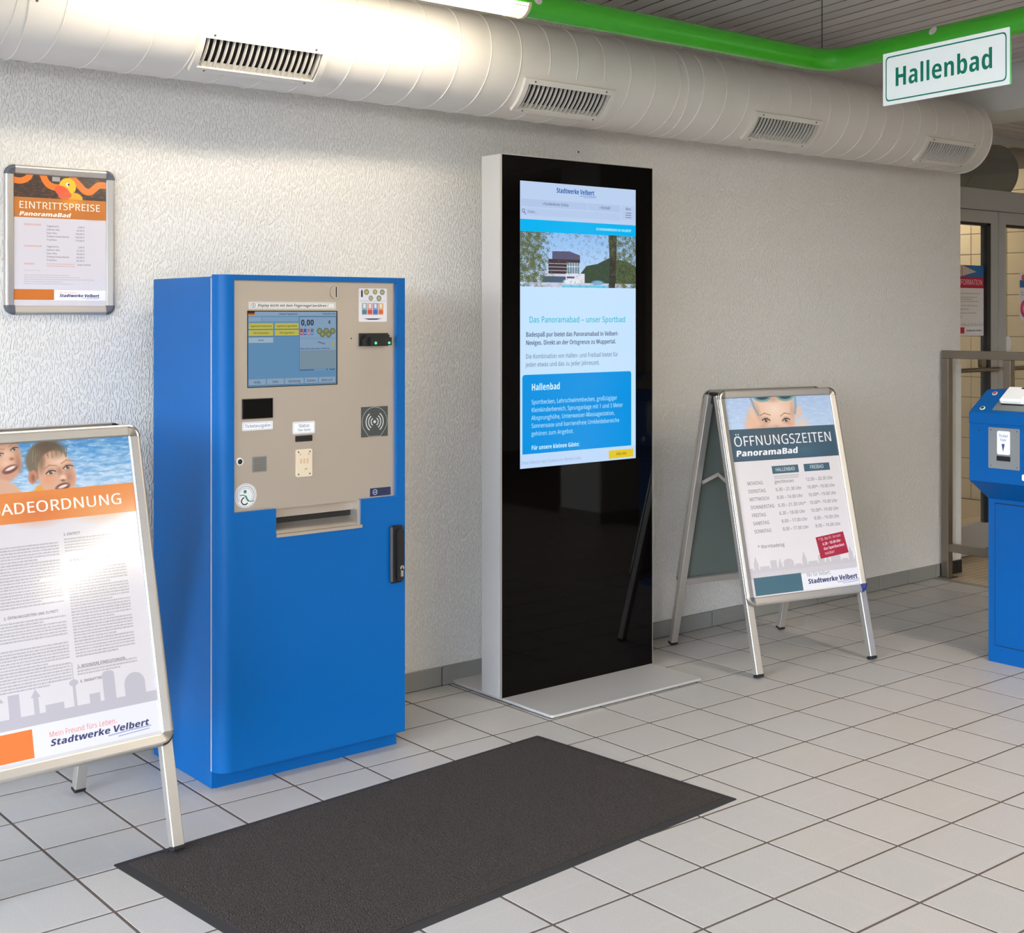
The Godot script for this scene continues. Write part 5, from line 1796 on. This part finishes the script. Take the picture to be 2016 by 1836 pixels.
func build_column() -> void:
	var t := thing("turnstile_column", "blue turnstile column with ticket slot at the right edge", "turnstile", Vector3(5.117, 0, -3.306))
	# local x to the right, z towards the viewer; the reader's face looks left
	var deep := 0.46
	var m := MB.new()
	m.box(Vector3(0, 0, 0), Vector3(0.3, 0.705, deep))
	part(t, "pedestal", m.mesh(), M.gate_blue)
	m = MB.new()
	m.box(Vector3(-0.0015, 0.073, 0.033), Vector3(-0.0005, 0.688, deep - 0.033))
	part(t, "access_door", bx(Vector3(-0.0035, 0.075, 0.035), Vector3(0.001, 0.686, deep - 0.035), 0.001), M.gate_blue)
	m = MB.new()
	m.box(Vector3(-0.0008, 0.072, 0.032), Vector3(0.0005, 0.689, deep - 0.032))
	part(t, "door_gap", m.mesh(), M.void)
	var hx := 4.972 - 5.117
	var prof := PackedVector2Array([Vector2(0.0, 0.705), Vector2(hx, 0.796), Vector2(hx, 1.04), Vector2(hx - 0.003, 1.042), Vector2(hx - 0.003, 1.086), Vector2(-0.008, 1.177), Vector2(0.31, 1.177), Vector2(0.31, 0.705)])
	m = MB.new()
	m.prism(prof, 0, deep)
	var house := part(t, "housing", m.mesh(), M.gate_blue)
	# everything on the left face: local frame with x' along +z and normal -x
	var face := func(z: float, y: float, x := hx) -> Transform3D:
		return Transform3D(Basis(Vector3(0, 0, 1), Vector3.UP, Vector3(-1, 0, 0)), Vector3(x, y, z + 3.306))
	var pl := part(house, "slot_plate", plate(rounded(0.148, 0.171, 0.002, 1), 0.002), M.alu_dark, face.call(-3.138, 0.942))
	part(house, "ticket_label", plate(rounded(0.06, 0.098, 0.007), 0.003), M.ticket_here, face.call(-3.1385, 0.966, hx - 0.002))
	part(house, "ticket_slot", plate(rounded(0.064, 0.02, 0.001, 1), 0.003), M.black, face.call(-3.1385, 0.9, hx - 0.002))
	for q in [[-0.062, 0.075], [0.062, 0.075], [-0.062, -0.075], [0.062, -0.075]]:
		part(house, "screw", plate(circle(0.003, 10), 0.001), M.screw, face.call(-3.138 + q[0], 0.942 + q[1], hx - 0.002))
	part(house, "pin_hole", plate(circle(0.003, 10), 0.0006), M.black, face.call(-3.258, 1.011))
	part(house, "button", plate(rounded(0.02, 0.026, 0.006), 0.004), M.white_plastic, face.call(-3.042, 0.829))
	# things on the sloping top
	var a := Vector3(hx - 0.003, 1.086, 0)
	var b := Vector3(-0.008, 1.177, 0)
	var up := (b - a).normalized()
	var n := Vector3(0, 0, 1).cross(up)
	if n.y < 0: n = -n
	var slope := func(dz: float, along: float, lift := 0.0) -> Transform3D:
		return Transform3D(Basis(Vector3(0, 0, 1), up, n), a + up * along + Vector3(0, 0, dz) + n * lift)
	for e in [[0.0515, 0.1395, mat(Color8(190, 30, 44), 0.35)], [0.0495, 0.032, mat(Color8(16, 66, 52), 0.35)]]:
		var r := part(house, "signal_ring", plate(circle(0.0115, 24), 0.003, true), M.white_plastic, slope.call(e[0], e[1]))
		part(r, "lens", plate(circle(0.0082, 24), 0.0042, true), e[2])
	part(house, "reader_plate", plate(rounded(0.29, 0.155, 0.002, 1), 0.0015), M.alu_dark, slope.call(0.245, 0.1))
	m = MB.new()
	m.cbox(Vector3(0, 0, 0.014), Vector3(0.115, 0.1, 0.028), 0.008)
	var rd := part(house, "card_reader", m.mesh(), M.white_plastic, slope.call(0.175, 0.112, 0.0015))
	part(rd, "label", bx(Vector3(0.012, 0.03, 0.028), Vector3(0.03, 0.04, 0.0286)), M.black)
	part(rd, "foot", bx(Vector3(-0.052, -0.0495, -0.001), Vector3(0.052, -0.046, 0.006)), M.black)

func build_railing() -> void:
	var t := thing("steel_railing", "square stainless steel railing beside the turnstile", "railing", Vector3(6.56, 0, -4.51))
	var s := 0.046
	for z in [0.0, 0.40, 1.9]:
		part(t, "post", bx(Vector3(-s / 2, 0.004, z - s / 2), Vector3(s / 2, 1.252, z + s / 2), 0.002), M.rail)
		part(t, "foot_plate", bx(Vector3(-0.045, 0, z - 0.036), Vector3(0.045, 0.006, z + 0.045), 0.001), M.rail)
	part(t, "top_rail", bx(Vector3(-s / 2, 1.252, -s / 2), Vector3(s / 2, 1.298, 1.92), 0.002), M.rail)
	part(t, "lower_rail", bx(Vector3(-s / 2 + 0.004, 0.152, s / 2), Vector3(s / 2 - 0.004, 0.196, 1.88), 0.002), M.rail)

func build_details() -> void:
	var h := thing("wall_plug", "small black drill hole plug on the plaster wall above the kiosk", "wall plug", Vector3(3.84, 2.219, WALL_Z))
	var m := MB.new()
	m.lathe([Vector2(0, 0.003), Vector2(0.003, 0.0028), Vector2(0.0045, 0.0)], 12)
	part(h, "head", m.mesh(), M.black)
